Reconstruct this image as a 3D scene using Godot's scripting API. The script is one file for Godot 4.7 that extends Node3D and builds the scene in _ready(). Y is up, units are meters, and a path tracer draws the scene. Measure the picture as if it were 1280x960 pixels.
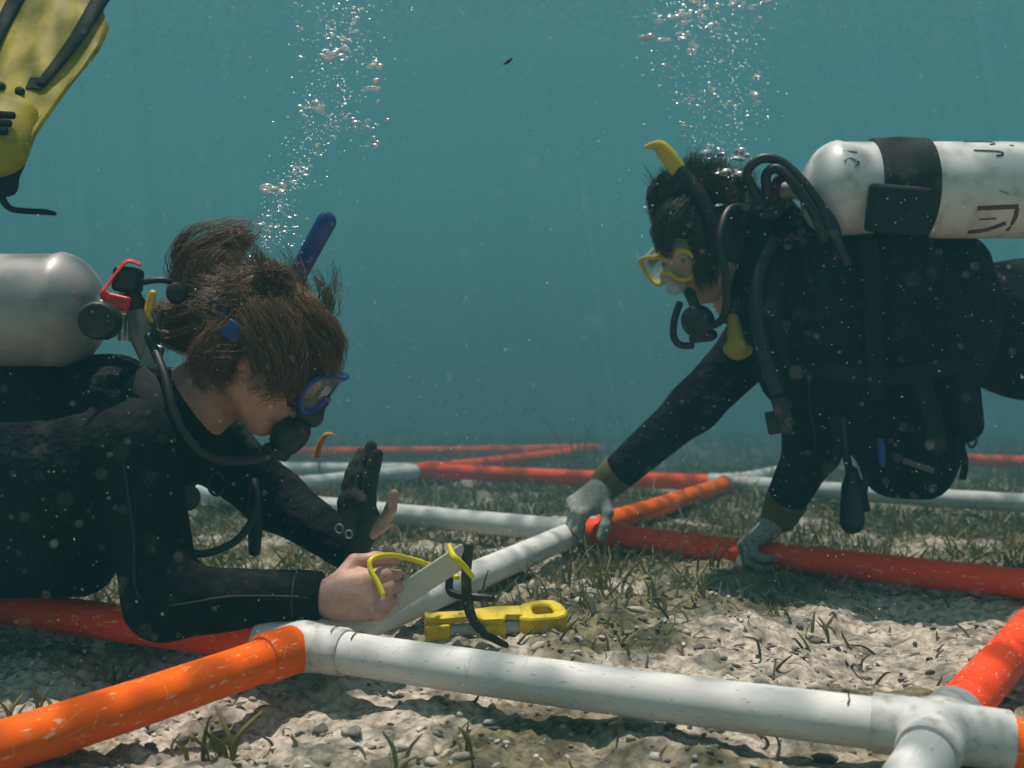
extends Node3D
# Underwater survey: two divers over a pipe grid on a sandy seabed. Metres, y up, camera at the origin looking along -z.

const F := 1319.0
var cam_t: Transform3D
var taken := {}
var origin_of := {}
var rng := RandomNumberGenerator.new()
var M := {}
var n_low := FastNoiseLite.new()
var n_mid := FastNoiseLite.new()
var n_fine := FastNoiseLite.new()
var n_patch := FastNoiseLite.new()


# ---------------------------------------------------------------- mesh builder
class MB:
	var v := PackedVector3Array()
	var n := PackedVector3Array()
	var uv := PackedVector2Array()
	var c := PackedColorArray()
	var ix := PackedInt32Array()
	var col := Color(1, 1, 1)

	func vert(p: Vector3, nn: Vector3, u := Vector2.ZERO) -> int:
		v.append(p)
		n.append(nn)
		uv.append(u)
		c.append(col)
		return v.size() - 1

	func tri(a: int, b: int, d: int) -> void:
		ix.append(a)
		ix.append(b)
		ix.append(d)

	func quad(a: int, b: int, d: int, e: int) -> void:
		tri(a, b, d)
		tri(a, d, e)

	func flat(a: Vector3, b: Vector3, d: Vector3, e: Vector3) -> void:
		var nn := (d - a).cross(b - a).normalized()
		var i := vert(a, nn)
		vert(b, nn)
		vert(d, nn)
		vert(e, nn)
		quad(i, i + 1, i + 2, i + 3)

	# a swept round or oval bar; cap 0 open, 1 flat, 2 round
	func tube(path: PackedVector3Array, rad: PackedFloat32Array, sides := 10, cap := 1, sq := Vector2(1, 1), hint := Vector3.ZERO) -> void:
		var m := path.size()
		var ce := []
		var ra := []
		var ta := []
		var tilt := []
		var le := []
		var run := 0.0
		for i in m:
			var t: Vector3 = (path[mini(i + 1, m - 1)] - path[maxi(i - 1, 0)]).normalized()
			var r: float = rad[mini(i, rad.size() - 1)]
			if i > 0:
				run += path[i].distance_to(path[i - 1])
			if i == 0 and cap == 2:
				for a in [80.0, 58.0, 36.0, 16.0]:
					var k := deg_to_rad(a)
					ce.append(path[0] - t * r * sin(k))
					ra.append(r * cos(k))
					ta.append(t)
					tilt.append(-sin(k))
					le.append(run)
			ce.append(path[i])
			ra.append(r)
			ta.append(t)
			tilt.append(0.0)
			le.append(run)
			if i == m - 1 and cap == 2:
				for a in [16.0, 36.0, 58.0, 80.0]:
					var k := deg_to_rad(a)
					ce.append(path[i] + t * r * sin(k))
					ra.append(r * cos(k))
					ta.append(t)
					tilt.append(sin(k))
					le.append(run)
		var nrm := hint
		var t0: Vector3 = ta[0]
		nrm -= t0 * nrm.dot(t0)
		if nrm.length() < 0.01:
			nrm = Vector3.UP if absf(t0.y) < 0.9 else Vector3.RIGHT
			nrm -= t0 * nrm.dot(t0)
		nrm = nrm.normalized()
		var start := v.size()
		var w := sides + 1
		for i in ce.size():
			var t: Vector3 = ta[i]
			nrm = (nrm - t * nrm.dot(t)).normalized()
			var bi := t.cross(nrm)
			for s in w:
				var a := TAU * s / sides
				var off := nrm * cos(a) * sq.x + bi * sin(a) * sq.y
				var out := (nrm * cos(a) / sq.x + bi * sin(a) / sq.y).normalized()
				vert(ce[i] + off * ra[i], (out * sqrt(maxf(0.0, 1.0 - tilt[i] * tilt[i])) + t * tilt[i]).normalized(), Vector2(float(s) / sides, le[i]))
		for i in ce.size() - 1:
			for s in sides:
				var a := start + i * w + s
				quad(a, a + 1, a + w + 1, a + w)
		if cap > 0:
			for e in 2:
				var i := 0 if e == 0 else ce.size() - 1
				var t: Vector3 = ta[i] * (-1.0 if e == 0 else 1.0)
				var mid := vert(ce[i], t)
				var first := mid + 1
				for s in w:
					vert(v[start + i * w + s], t if cap == 1 else n[start + i * w + s])
				for s in sides:
					if e == 0:
						tri(mid, first + s + 1, first + s)
					else:
						tri(mid, first + s, first + s + 1)

	# profile: (radius, height along y), turned round y
	func lathe(profile: Array, xf: Transform3D, sides := 28) -> void:
		var m := profile.size()
		var start := v.size()
		var w := sides + 1
		var run := 0.0
		for i in m:
			var p: Vector2 = profile[i]
			var d: Vector2 = (profile[mini(i + 1, m - 1)] as Vector2) - (profile[maxi(i - 1, 0)] as Vector2)
			var nn := Vector2(d.y, -d.x).normalized()
			if i > 0:
				run += p.distance_to(profile[i - 1])
			for s in w:
				var a := TAU * s / sides
				vert(xf * Vector3(p.x * cos(a), p.y, p.x * sin(a)), (xf.basis * Vector3(nn.x * cos(a), nn.y, nn.x * sin(a))).normalized(), Vector2(float(s) / sides, run))
		for i in m - 1:
			for s in sides:
				var a := start + i * w + s
				quad(a, a + w, a + w + 1, a + 1)

	func ball(xf: Transform3D, rings := 10, sides := 16) -> void:
		var prof := []
		for i in rings + 1:
			var a := -PI / 2 + PI * i / rings
			prof.append(Vector2(maxf(cos(a), 0.0005), sin(a)))
		var start := v.size()
		lathe(prof, Transform3D.IDENTITY, sides)
		var it := xf.basis.inverse().transposed()
		for i in range(start, v.size()):
			n[i] = (it * v[i]).normalized()
			v[i] = xf * v[i]

	# a box with rounded edges
	func rbox(xf: Transform3D, half: Vector3, r: float) -> void:
		r = minf(r, minf(half.x, minf(half.y, half.z)) * 0.98)
		for axis in 3:
			for side in [-1.0, 1.0]:
				var u := (axis + 1) % 3
				var w := (axis + 2) % 3
				var cu := [-half[u], -half[u] + r * 0.35, -half[u] + r, half[u] - r, half[u] - r * 0.35, half[u]]
				var cw := [-half[w], -half[w] + r * 0.35, -half[w] + r, half[w] - r, half[w] - r * 0.35, half[w]]
				var start := v.size()
				for i in 6:
					for j in 6:
						var q := Vector3.ZERO
						q[axis] = side * half[axis]
						q[u] = cu[i]
						q[w] = cw[j]
						var inner := q.clamp(-(half - Vector3(r, r, r)), half - Vector3(r, r, r))
						var dirn := (q - inner).normalized()
						vert(xf * (inner + dirn * r), (xf.basis * dirn).normalized(), Vector2(cu[i], cw[j]))
				for i in 5:
					for j in 5:
						var a := start + i * 6 + j
						if side > 0:
							quad(a, a + 1, a + 7, a + 6)
						else:
							quad(a, a + 6, a + 7, a + 1)

	# a plate with a hole: outer and inner outlines have as many points; thickness along the z of xf
	func ring_plate(outer: PackedVector2Array, inner: PackedVector2Array, xf: Transform3D, thick: float, bev: float) -> void:
		var m := outer.size()
		var oc := Vector2.ZERO
		for p in outer:
			oc += p / m
		var loops := []
		var h := thick / 2
		for e in [[outer, -h + bev, 0.0], [outer, h - bev, 0.0], [outer, h, bev], [inner, h, -bev], [inner, h - bev, 0.0], [inner, -h + bev, 0.0], [inner, -h, -bev], [outer, -h, bev], [outer, -h + bev, 0.0]]:
			var ring := []
			for p in e[0]:
				var q: Vector2 = p - (p - oc).normalized() * e[2]
				ring.append(xf * Vector3(q.x, q.y, e[1]))
			loops.append(ring)
		for k in loops.size() - 1:
			for i in m:
				var j := (i + 1) % m
				flat(loops[k][i], loops[k][j], loops[k + 1][j], loops[k + 1][i])

	# a solid plate from an outline; thickness along the z of xf
	func plate(outline: PackedVector2Array, xf: Transform3D, thick: float, bev: float) -> void:
		var m := outline.size()
		var oc := Vector2.ZERO
		for p in outline:
			oc += p / m
		var h := thick / 2
		var tris := Geometry2D.triangulate_polygon(outline)
		var loops := []
		for e in [[-h, bev], [-h + bev, 0.0], [h - bev, 0.0], [h, bev]]:
			var ring := []
			for p in outline:
				var q: Vector2 = p - (p - oc).normalized() * e[1]
				ring.append(xf * Vector3(q.x, q.y, e[0]))
			loops.append(ring)
		for k in 3:
			for i in m:
				var j := (i + 1) % m
				flat(loops[k][i], loops[k][j], loops[k + 1][j], loops[k + 1][i])
		for e in [[0, -1.0], [3, 1.0]]:
			var start := v.size()
			for p in loops[e[0]]:
				vert(p, xf.basis.z.normalized() * e[1])
			for i in tris.size() / 3:
				tri(start + tris[i * 3], start + tris[i * 3 + 1], start + tris[i * 3 + 2])

	# a moulded skin round bones (0, a, b, ra, rb, k) and ellipsoids (1, centre, basis, radii, 0, k), meshed as surface nets
	func skin(prims: Array, cell: float) -> void:
		var lo := Vector3(1e9, 1e9, 1e9)
		var hi := -lo
		var boxes := []
		for p in prims:
			var a: Vector3 = p[1]
			var b: Vector3 = p[2] if p[0] == 0 else p[1]
			var r: float = maxf(p[3], p[4]) if p[0] == 0 else maxf(p[3].x, maxf(p[3].y, p[3].z))
			var l := a.min(b) - Vector3.ONE * r
			var h := a.max(b) + Vector3.ONE * r
			boxes.append([l, h])
			lo = lo.min(l)
			hi = hi.max(h)
		lo -= Vector3.ONE * cell * 2.5
		hi += Vector3.ONE * cell * 2.5
		var nx := int(ceil((hi.x - lo.x) / cell)) + 1
		var ny := int(ceil((hi.y - lo.y) / cell)) + 1
		var nz := int(ceil((hi.z - lo.z) / cell)) + 1
		var f := PackedFloat32Array()
		f.resize(nx * ny * nz)
		f.fill(1.0)
		for pi in prims.size():
			var p: Array = prims[pi]
			var k: float = p[5]
			var pad := k + cell * 2.2
			var i0 := maxi(0, int(floor((boxes[pi][0].x - pad - lo.x) / cell)))
			var i1 := mini(nx - 1, int(ceil((boxes[pi][1].x + pad - lo.x) / cell)))
			var j0 := maxi(0, int(floor((boxes[pi][0].y - pad - lo.y) / cell)))
			var j1 := mini(ny - 1, int(ceil((boxes[pi][1].y + pad - lo.y) / cell)))
			var k0 := maxi(0, int(floor((boxes[pi][0].z - pad - lo.z) / cell)))
			var k1 := mini(nz - 1, int(ceil((boxes[pi][1].z + pad - lo.z) / cell)))
			var capsule: bool = p[0] == 0
			var a: Vector3 = p[1]
			var ba := Vector3.ZERO
			var l2 := 1.0
			var ra := 0.0
			var dr := 0.0
			var inv := Basis.IDENTITY
			var rr := Vector3.ONE
			if capsule:
				ba = p[2] - a
				l2 = maxf(ba.length_squared(), 1e-9)
				ra = p[3]
				dr = p[4] - ra
			else:
				inv = (p[2] as Basis).inverse()
				rr = p[3]
			for kk in range(k0, k1 + 1):
				for jj in range(j0, j1 + 1):
					var row := (kk * ny + jj) * nx
					for ii in range(i0, i1 + 1):
						var q := Vector3(lo.x + ii * cell, lo.y + jj * cell, lo.z + kk * cell) - a
						var d: float
						if capsule:
							var t := clampf(q.dot(ba) / l2, 0.0, 1.0)
							d = (q - ba * t).length() - ra - dr * t
						else:
							q = inv * q
							var q0 := (q / rr).length()
							var q1 := (q / (rr * rr)).length()
							d = q0 * (q0 - 1.0) / maxf(q1, 1e-6)
						var o := f[row + ii]
						var hh := maxf(k - absf(o - d), 0.0) / maxf(k, 1e-6)
						f[row + ii] = minf(o, d) - hh * hh * k * 0.25
		var ids := PackedInt32Array()
		ids.resize(nx * ny * nz)
		ids.fill(-1)
		var sy := nx
		var sz := nx * ny
		for kk in nz - 1:
			for jj in ny - 1:
				for ii in nx - 1:
					var b := kk * sz + jj * sy + ii
					var f0 := f[b]
					var f1 := f[b + 1]
					var f2 := f[b + sy]
					var f3 := f[b + sy + 1]
					var f4 := f[b + sz]
					var f5 := f[b + sz + 1]
					var f6 := f[b + sz + sy]
					var f7 := f[b + sz + sy + 1]
					var cnt := int(f0 < 0) + int(f1 < 0) + int(f2 < 0) + int(f3 < 0) + int(f4 < 0) + int(f5 < 0) + int(f6 < 0) + int(f7 < 0)
					if cnt == 0 or cnt == 8:
						continue
					var s := Vector3.ZERO
					var m := 0
					if (f0 < 0) != (f1 < 0):
						s += Vector3(f0 / (f0 - f1), 0, 0)
						m += 1
					if (f2 < 0) != (f3 < 0):
						s += Vector3(f2 / (f2 - f3), 1, 0)
						m += 1
					if (f4 < 0) != (f5 < 0):
						s += Vector3(f4 / (f4 - f5), 0, 1)
						m += 1
					if (f6 < 0) != (f7 < 0):
						s += Vector3(f6 / (f6 - f7), 1, 1)
						m += 1
					if (f0 < 0) != (f2 < 0):
						s += Vector3(0, f0 / (f0 - f2), 0)
						m += 1
					if (f1 < 0) != (f3 < 0):
						s += Vector3(1, f1 / (f1 - f3), 0)
						m += 1
					if (f4 < 0) != (f6 < 0):
						s += Vector3(0, f4 / (f4 - f6), 1)
						m += 1
					if (f5 < 0) != (f7 < 0):
						s += Vector3(1, f5 / (f5 - f7), 1)
						m += 1
					if (f0 < 0) != (f4 < 0):
						s += Vector3(0, 0, f0 / (f0 - f4))
						m += 1
					if (f1 < 0) != (f5 < 0):
						s += Vector3(1, 0, f1 / (f1 - f5))
						m += 1
					if (f2 < 0) != (f6 < 0):
						s += Vector3(0, 1, f2 / (f2 - f6))
						m += 1
					if (f3 < 0) != (f7 < 0):
						s += Vector3(1, 1, f3 / (f3 - f7))
						m += 1
					s /= m
					var g := Vector3(f1 + f3 + f5 + f7 - f0 - f2 - f4 - f6, f2 + f3 + f6 + f7 - f0 - f1 - f4 - f5, f4 + f5 + f6 + f7 - f0 - f1 - f2 - f3)
					ids[b] = vert(lo + (Vector3(ii, jj, kk) + s) * cell, g.normalized())
		for kk in range(1, nz - 1):
			for jj in range(1, ny - 1):
				for ii in range(1, nx - 1):
					var b := kk * sz + jj * sy + ii
					var inside := f[b] < 0
					if inside != (f[b + 1] < 0):
						if inside:
							quad(ids[b - sy - sz], ids[b - sz], ids[b], ids[b - sy])
						else:
							quad(ids[b - sy - sz], ids[b - sy], ids[b], ids[b - sz])
					if inside != (f[b + sy] < 0):
						if inside:
							quad(ids[b - 1 - sz], ids[b - 1], ids[b], ids[b - sz])
						else:
							quad(ids[b - 1 - sz], ids[b - sz], ids[b], ids[b - 1])
					if inside != (f[b + sz] < 0):
						if inside:
							quad(ids[b - 1 - sy], ids[b - sy], ids[b], ids[b - 1])
						else:
							quad(ids[b - 1 - sy], ids[b - 1], ids[b], ids[b - sy])

	func done(origin := Vector3.ZERO) -> ArrayMesh:
		if origin != Vector3.ZERO:
			for i in v.size():
				v[i] -= origin
		# front faces run clockwise: turn every triangle to agree with its normals
		for i in ix.size() / 3:
			var a := ix[i * 3]
			var b := ix[i * 3 + 1]
			var d := ix[i * 3 + 2]
			if (v[d] - v[a]).cross(v[b] - v[a]).dot(n[a] + n[b] + n[d]) < 0:
				ix[i * 3 + 1] = d
				ix[i * 3 + 2] = b
		var arr := []
		arr.resize(Mesh.ARRAY_MAX)
		arr[Mesh.ARRAY_VERTEX] = v
		arr[Mesh.ARRAY_NORMAL] = n
		arr[Mesh.ARRAY_TEX_UV] = uv
		arr[Mesh.ARRAY_COLOR] = c
		arr[Mesh.ARRAY_INDEX] = ix
		var am := ArrayMesh.new()
		am.add_surface_from_arrays(Mesh.PRIMITIVE_TRIANGLES, arr)
		return am


# ---------------------------------------------------------------- helpers
func at(px: float, py: float, d: float) -> Vector3:  # a point d metres in front of the lens
	return cam_t * Vector3((px - 640.0) / F * d, (480.0 - py) / F * d, -d)


func numbered(called: String) -> String:
	taken[called] = taken.get(called, -1) + 1
	return called if taken[called] == 0 else "%s_%03d" % [called, taken[called]]


func tag(o: Node3D, label: String, category := "", group := "", kind := "") -> Node3D:
	if label:
		o.set_meta("label", label)
	if category:
		o.set_meta("category", category)
	if group:
		o.set_meta("group", group)
	if kind:
		o.set_meta("kind", kind)
	return o


func thing(called: String, label: String, category: String, where: Vector3, group := "") -> Node3D:
	var o := Node3D.new()
	o.name = numbered(called)
	add_child(o)
	o.position = where
	origin_of[o] = where
	return tag(o, label, category, group)


func part(mb: MB, called: String, m: Material, parent: Node3D, label := "") -> MeshInstance3D:
	var o := MeshInstance3D.new()
	o.name = called
	o.mesh = mb.done(origin_of[parent])
	o.material_override = m
	parent.add_child(o, true)
	origin_of[o] = origin_of[parent]
	if label:
		o.set_meta("label", label)
	return o


func single(mb: MB, called: String, m: Material, where: Vector3, label: String, category: String, group := "", kind := "") -> MeshInstance3D:
	var o := MeshInstance3D.new()
	o.name = numbered(called)
	o.mesh = mb.done(where)
	o.material_override = m
	add_child(o)
	o.position = where
	origin_of[o] = where
	tag(o, label, category, group, kind)
	return o


func bend(points: Array, per := 6) -> PackedVector3Array:  # Catmull-Rom through the points
	var out := PackedVector3Array()
	var m := points.size()
	for i in m - 1:
		var p0: Vector3 = points[maxi(i - 1, 0)]
		var p1: Vector3 = points[i]
		var p2: Vector3 = points[i + 1]
		var p3: Vector3 = points[mini(i + 2, m - 1)]
		for k in per:
			out.append(p1.cubic_interpolate(p2, p0, p3, float(k) / per))
	out.append(points[m - 1])
	return out


func fade(values: Array, count: int) -> PackedFloat32Array:
	var out := PackedFloat32Array()
	for i in count:
		var t := float(i) / maxi(count - 1, 1) * (values.size() - 1)
		var k := mini(int(t), values.size() - 2)
		out.append(lerpf(values[k], values[k + 1], t - k))
	return out


func one(r: float) -> PackedFloat32Array:
	return PackedFloat32Array([r])


func frame(o: Vector3, ydir: Vector3, zhint: Vector3) -> Transform3D:
	var y := ydir.normalized()
	var z := (zhint - y * zhint.dot(y)).normalized()
	return Transform3D(Basis(y.cross(z), y, z), o)


func bone(a: Vector3, b: Vector3, ra: float, rb: float, k := 0.03) -> Array:
	return [0, a, b, ra, rb, k]


func egg(o: Vector3, b: Basis, r: Vector3, k := 0.02) -> Array:
	return [1, o, b, r, 0.0, k]


func lin(r: float, g: float, b: float, a := 1.0) -> Color:
	var c := Color(r, g, b).linear_to_srgb()
	c.a = a
	return c


func noise(seed_: int, freq: float, octaves := 4, kind := FastNoiseLite.TYPE_SIMPLEX_SMOOTH) -> FastNoiseLite:
	var q := FastNoiseLite.new()
	q.seed = seed_
	q.frequency = freq
	q.noise_type = kind
	q.fractal_octaves = octaves
	return q


func mat(color: Color, rough := 0.6, metal := 0.0) -> StandardMaterial3D:
	var m := StandardMaterial3D.new()
	m.albedo_color = color
	m.roughness = rough
	m.metallic = metal
	return m


func bumpy(m: StandardMaterial3D, tex: Texture2D, depth_cm: float, per_metre: float) -> StandardMaterial3D:
	m.heightmap_enabled = true
	m.heightmap_texture = tex
	m.heightmap_scale = depth_cm
	m.uv1_triplanar = true
	m.uv1_scale = Vector3.ONE * per_metre
	return m


func blotches(size: int, seed_: int, freq: float, stops: Array, octaves := 5) -> ImageTexture:
	# a tile of noise coloured by stops of [value, linear colour]
	var im := noise(seed_, freq, octaves).get_seamless_image(size, size)
	im.convert(Image.FORMAT_L8)
	var src := im.get_data()
	var ramp := PackedByteArray()
	for i in 256:
		var t := i / 255.0
		var k := 0
		while k < stops.size() - 2 and t > stops[k + 1][0]:
			k += 1
		var w := clampf((t - stops[k][0]) / maxf(stops[k + 1][0] - stops[k][0], 1e-4), 0.0, 1.0)
		var q: Color = (stops[k][1] as Color).lerp(stops[k + 1][1], w).linear_to_srgb()
		ramp.append_array(PackedByteArray([int(clampf(q.r, 0, 1) * 255), int(clampf(q.g, 0, 1) * 255), int(clampf(q.b, 0, 1) * 255)]))
	var out := PackedByteArray()
	out.resize(size * size * 3)
	for i in src.size():
		var s := src[i] * 3
		out[i * 3] = ramp[s]
		out[i * 3 + 1] = ramp[s + 1]
		out[i * 3 + 2] = ramp[s + 2]
	return ImageTexture.create_from_image(Image.create_from_data(size, size, false, Image.FORMAT_RGB8, out))


func grey_noise(size: int, seed_: int, freq: float, octaves := 5, kind := FastNoiseLite.TYPE_SIMPLEX_SMOOTH) -> ImageTexture:
	var im := noise(seed_, freq, octaves, kind).get_seamless_image(size, size)
	im.convert(Image.FORMAT_L8)
	return ImageTexture.create_from_image(im)


func painted(base: Color, other: Color, seed_: int, amount: float) -> ImageTexture:
	# pipe wall: base coat with scratches and chips down to the plastic, and thin growth
	var w := 256
	var h := 1024
	var im := Image.create(w, h, false, Image.FORMAT_RGB8)
	var a := noise(seed_, 0.012, 3)
	var b := noise(seed_ + 1, 0.05, 4)
	for y in h:
		for x in w:
			var wob := a.get_noise_2d(x * 1.0, y * 0.35)
			var chip := b.get_noise_2d(x * 1.6, y * 0.45)
			var q := base * (1.0 + 0.16 * wob + 0.08 * chip)
			if chip > 0.62 - amount:
				q = q.lerp(other, clampf((chip - 0.62 + amount) * 14.0, 0.0, 0.8))
			im.set_pixel(x, y, Color(clampf(q.r, 0, 1), clampf(q.g, 0, 1), clampf(q.b, 0, 1)).linear_to_srgb())
	var r := RandomNumberGenerator.new()
	r.seed = seed_
	for k in int(60 * amount / 0.1):
		var p := Vector2(r.randf() * w, r.randf() * h)
		var d := Vector2(r.randf_range(-0.6, 0.6), 1).normalized() if r.randf() < 0.6 else Vector2(1, r.randf_range(-0.7, 0.7)).normalized()
		var ln := r.randf_range(4, 36)
		for s in int(ln):
			var q := p + d * s
			var xi := posmod(int(q.x), w)
			var yi := posmod(int(q.y), h)
			im.set_pixel(xi, yi, im.get_pixel(xi, yi).lerp(other.linear_to_srgb(), 0.75))
	return ImageTexture.create_from_image(im)


func _ready() -> void:
	# camera
	var cam := Camera3D.new()
	cam.name = "camera"
	cam_t = Transform3D(Basis(Vector3.RIGHT, deg_to_rad(-1.09)), Vector3(0, 0.48, 0))
	cam.transform = cam_t
	cam.fov = rad_to_deg(2.0 * atan(480.0 / F))
	cam.near = 0.05
	cam.far = 200.0
	cam.current = true
	# the water between lens and far things blurs them a little
	var lens := CameraAttributesPhysical.new()
	lens.frustum_focal_length = 24.0 / (2.0 * tan(deg_to_rad(cam.fov) / 2.0))
	lens.frustum_focus_distance = 1.65
	lens.frustum_near = 0.05
	lens.frustum_far = 200.0
	lens.exposure_aperture = 4.0
	cam.attributes = lens
	add_child(cam)
	# water light: teal all round, brighter overhead
	var sky := ProceduralSkyMaterial.new()
	sky.sky_top_color = lin(0.40, 0.46, 0.455)
	sky.sky_horizon_color = lin(0.034, 0.140, 0.172)
	sky.sky_curve = 0.9
	sky.ground_horizon_color = lin(0.034, 0.140, 0.172)
	sky.ground_bottom_color = lin(0.045, 0.13, 0.12)
	sky.ground_curve = 0.1
	sky.sun_angle_max = 0.1
	var env := Environment.new()
	env.background_mode = Environment.BG_SKY
	env.sky = Sky.new()
	env.sky.sky_material = sky
	env.tonemap_mode = Environment.TONE_MAPPER_LINEAR
	env.tonemap_exposure = 1.1
	env.volumetric_fog_enabled = true
	env.volumetric_fog_density = 0.0
	env.sdfgi_enabled = true
	env.ssao_enabled = true
	env.ssil_enabled = true
	var we := WorldEnvironment.new()
	we.name = "environment"
	we.environment = env
	add_child(we)
	var sun := DirectionalLight3D.new()
	sun.name = "sun"
	add_child(sun)
	sun.look_at_from_position(Vector3.ZERO, Vector3(0.12, -0.95, 0.13), Vector3.RIGHT)
	sun.light_energy = 1.6
	sun.light_color = Color(1.0, 0.95, 0.89)
	sun.light_angular_distance = 0.4
	sun.shadow_enabled = true
	# setting, then things
	rng.seed = 1
	n_low = noise(1, 0.9, 2)
	n_mid = noise(2, 3.5, 2)
	n_fine = noise(3, 16.0, 3)
	n_patch = noise(4, 1.6, 3)
	make_materials()
	make_seabed()
	make_water()
	make_grid()
	make_left_diver()
	make_tool()
	make_right_diver()
	make_fin()
	make_bubbles()
	make_bits()
	make_rubble()
	make_grass()
	make_particles()


# ---------------------------------------------------------------- setting
func ground(x: float, z: float) -> float:
	var d := -z
	var y := n_low.get_noise_2d(x, z) * 0.035 + n_mid.get_noise_2d(x, z) * 0.022 + n_fine.get_noise_2d(x, z) * 0.013
	var clean := smoothstep(0.0, 0.25, n_patch.get_noise_2d(x * 1.7 + 9.0, z * 1.7))
	y += absf(n_fine.get_noise_2d(x * 2.7 + 5.0, z * 2.7)) * 0.012 * (1.0 - 0.7 * clean)
	y += 0.035 * exp(-(pow((x - 0.32) / 0.35, 2) + pow((d - 1.95) / 0.22, 2)))
	y -= 0.015 * exp(-(pow((x - 0.1) / 0.5, 2) + pow((d - 1.52) / 0.14, 2)))
	var far := maxf(0.0, d - 6.2)
	y -= minf(0.03 * far * far, 0.3 * far)
	return y - 0.004


func axis_lines(lo: float, hi: float, step: float, edge: float) -> PackedFloat32Array:
	var out := PackedFloat32Array()
	var p := hi
	var s := step
	var right := []
	while p < edge:
		s *= 1.18
		p += s
		right.append(p)
	p = lo
	s = step
	var left := []
	while p > -edge:
		s *= 1.18
		p -= s
		left.push_front(p)
	for q in left:
		out.append(q)
	for i in int((hi - lo) / step) + 1:
		out.append(lo + i * step)
	for q in right:
		out.append(q)
	return out


func make_seabed() -> void:
	var xs := axis_lines(-1.6, 1.6, 0.0095, 30.0)
	var zs := axis_lines(-3.2, -0.85, 0.0095, 30.0)
	var mb := MB.new()
	var nx := xs.size()
	var nz := zs.size()
	var hs := PackedFloat32Array()
	hs.resize(nx * nz)
	for j in nz:
		for i in nx:
			hs[j * nx + i] = ground(xs[i], zs[j])
	for j in nz:
		for i in nx:
			var i0 := maxi(i - 1, 0)
			var i1 := mini(i + 1, nx - 1)
			var j0 := maxi(j - 1, 0)
			var j1 := mini(j + 1, nz - 1)
			var nn := Vector3(-(hs[j * nx + i1] - hs[j * nx + i0]) / (xs[i1] - xs[i0]), 1, -(hs[j1 * nx + i] - hs[j0 * nx + i]) / (zs[j1] - zs[j0])).normalized()
			# matter on the sand: pale clean sand, grey-olive algal film in patches, dark litter specks
			var film := smoothstep(-0.12, 0.30, n_patch.get_noise_2d(xs[i], zs[j]) + 0.10 * n_fine.get_noise_2d(xs[i] * 2.0, zs[j] * 2.0) + 0.45 * grass_mask(xs[i], -zs[j]))
			mb.col = Color(1, 1, 1).lerp(Color(0.33, 0.33, 0.21), film * 0.92)
			mb.vert(Vector3(xs[i], hs[j * nx + i], zs[j]), nn, Vector2(xs[i], zs[j]))
	for j in nz - 1:
		for i in nx - 1:
			var a := j * nx + i
			mb.quad(a, a + 1, a + nx + 1, a + nx)
	var o := single(mb, "seabed", M.sand, Vector3.ZERO, "pale sandy seabed with rubble and patches of algal film", "seabed", "", "structure")
	o.remove_meta("category")


func grass_mask(x: float, d: float) -> float:
	var m := smoothstep(1.85, 2.25, d + 0.22 * exp(-pow((x - 0.25) / 0.45, 2)) + 0.25 * n_patch.get_noise_2d(x * 1.3, d * 1.3) + 0.10 * clampf(-x, -1.0, 1.0))
	m *= smoothstep(-0.22, 0.10, n_patch.get_noise_2d(x * 1.4 + 31.0, -d * 1.4) + 0.12)
	m *= 1.0 - 0.85 * exp(-(pow((x - 0.95) / 0.45, 2) + pow((d - 2.0) / 0.25, 2)))
	return m


func blade_mesh(lean: float, w: float) -> ArrayMesh:
	var mb := MB.new()
	var segs := 4
	for s in segs + 1:
		var t := float(s) / segs
		var p := Vector3(lean * t * t, t * (1.0 - 0.25 * absf(lean) * t), 0.05 * sin(t * 5.0))
		var hw := w * (1.0 - 0.75 * pow(t, 3.0))
		mb.vert(p + Vector3(0, 0, -hw), Vector3(1, 0.15, -0.3).normalized(), Vector2(0, t))
		mb.vert(p + Vector3(0, 0, hw), Vector3(1, 0.15, 0.3).normalized(), Vector2(1, t))
	for s in segs:
		mb.quad(s * 2, s * 2 + 1, s * 2 + 3, s * 2 + 2)
	return mb.done()


func scatter(called: String, mesh: Mesh, m: Material, places: Array, label: String, category: String) -> void:
	var mm := MultiMesh.new()
	mm.transform_format = MultiMesh.TRANSFORM_3D
	mm.use_colors = true
	mm.mesh = mesh
	mm.instance_count = places.size()
	for i in places.size():
		mm.set_instance_transform(i, places[i][0])
		mm.set_instance_color(i, places[i][1])
	var o := MultiMeshInstance3D.new()
	o.name = numbered(called)
	o.multimesh = mm
	o.material_override = m
	add_child(o)
	tag(o, label, category, "", "stuff")


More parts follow.
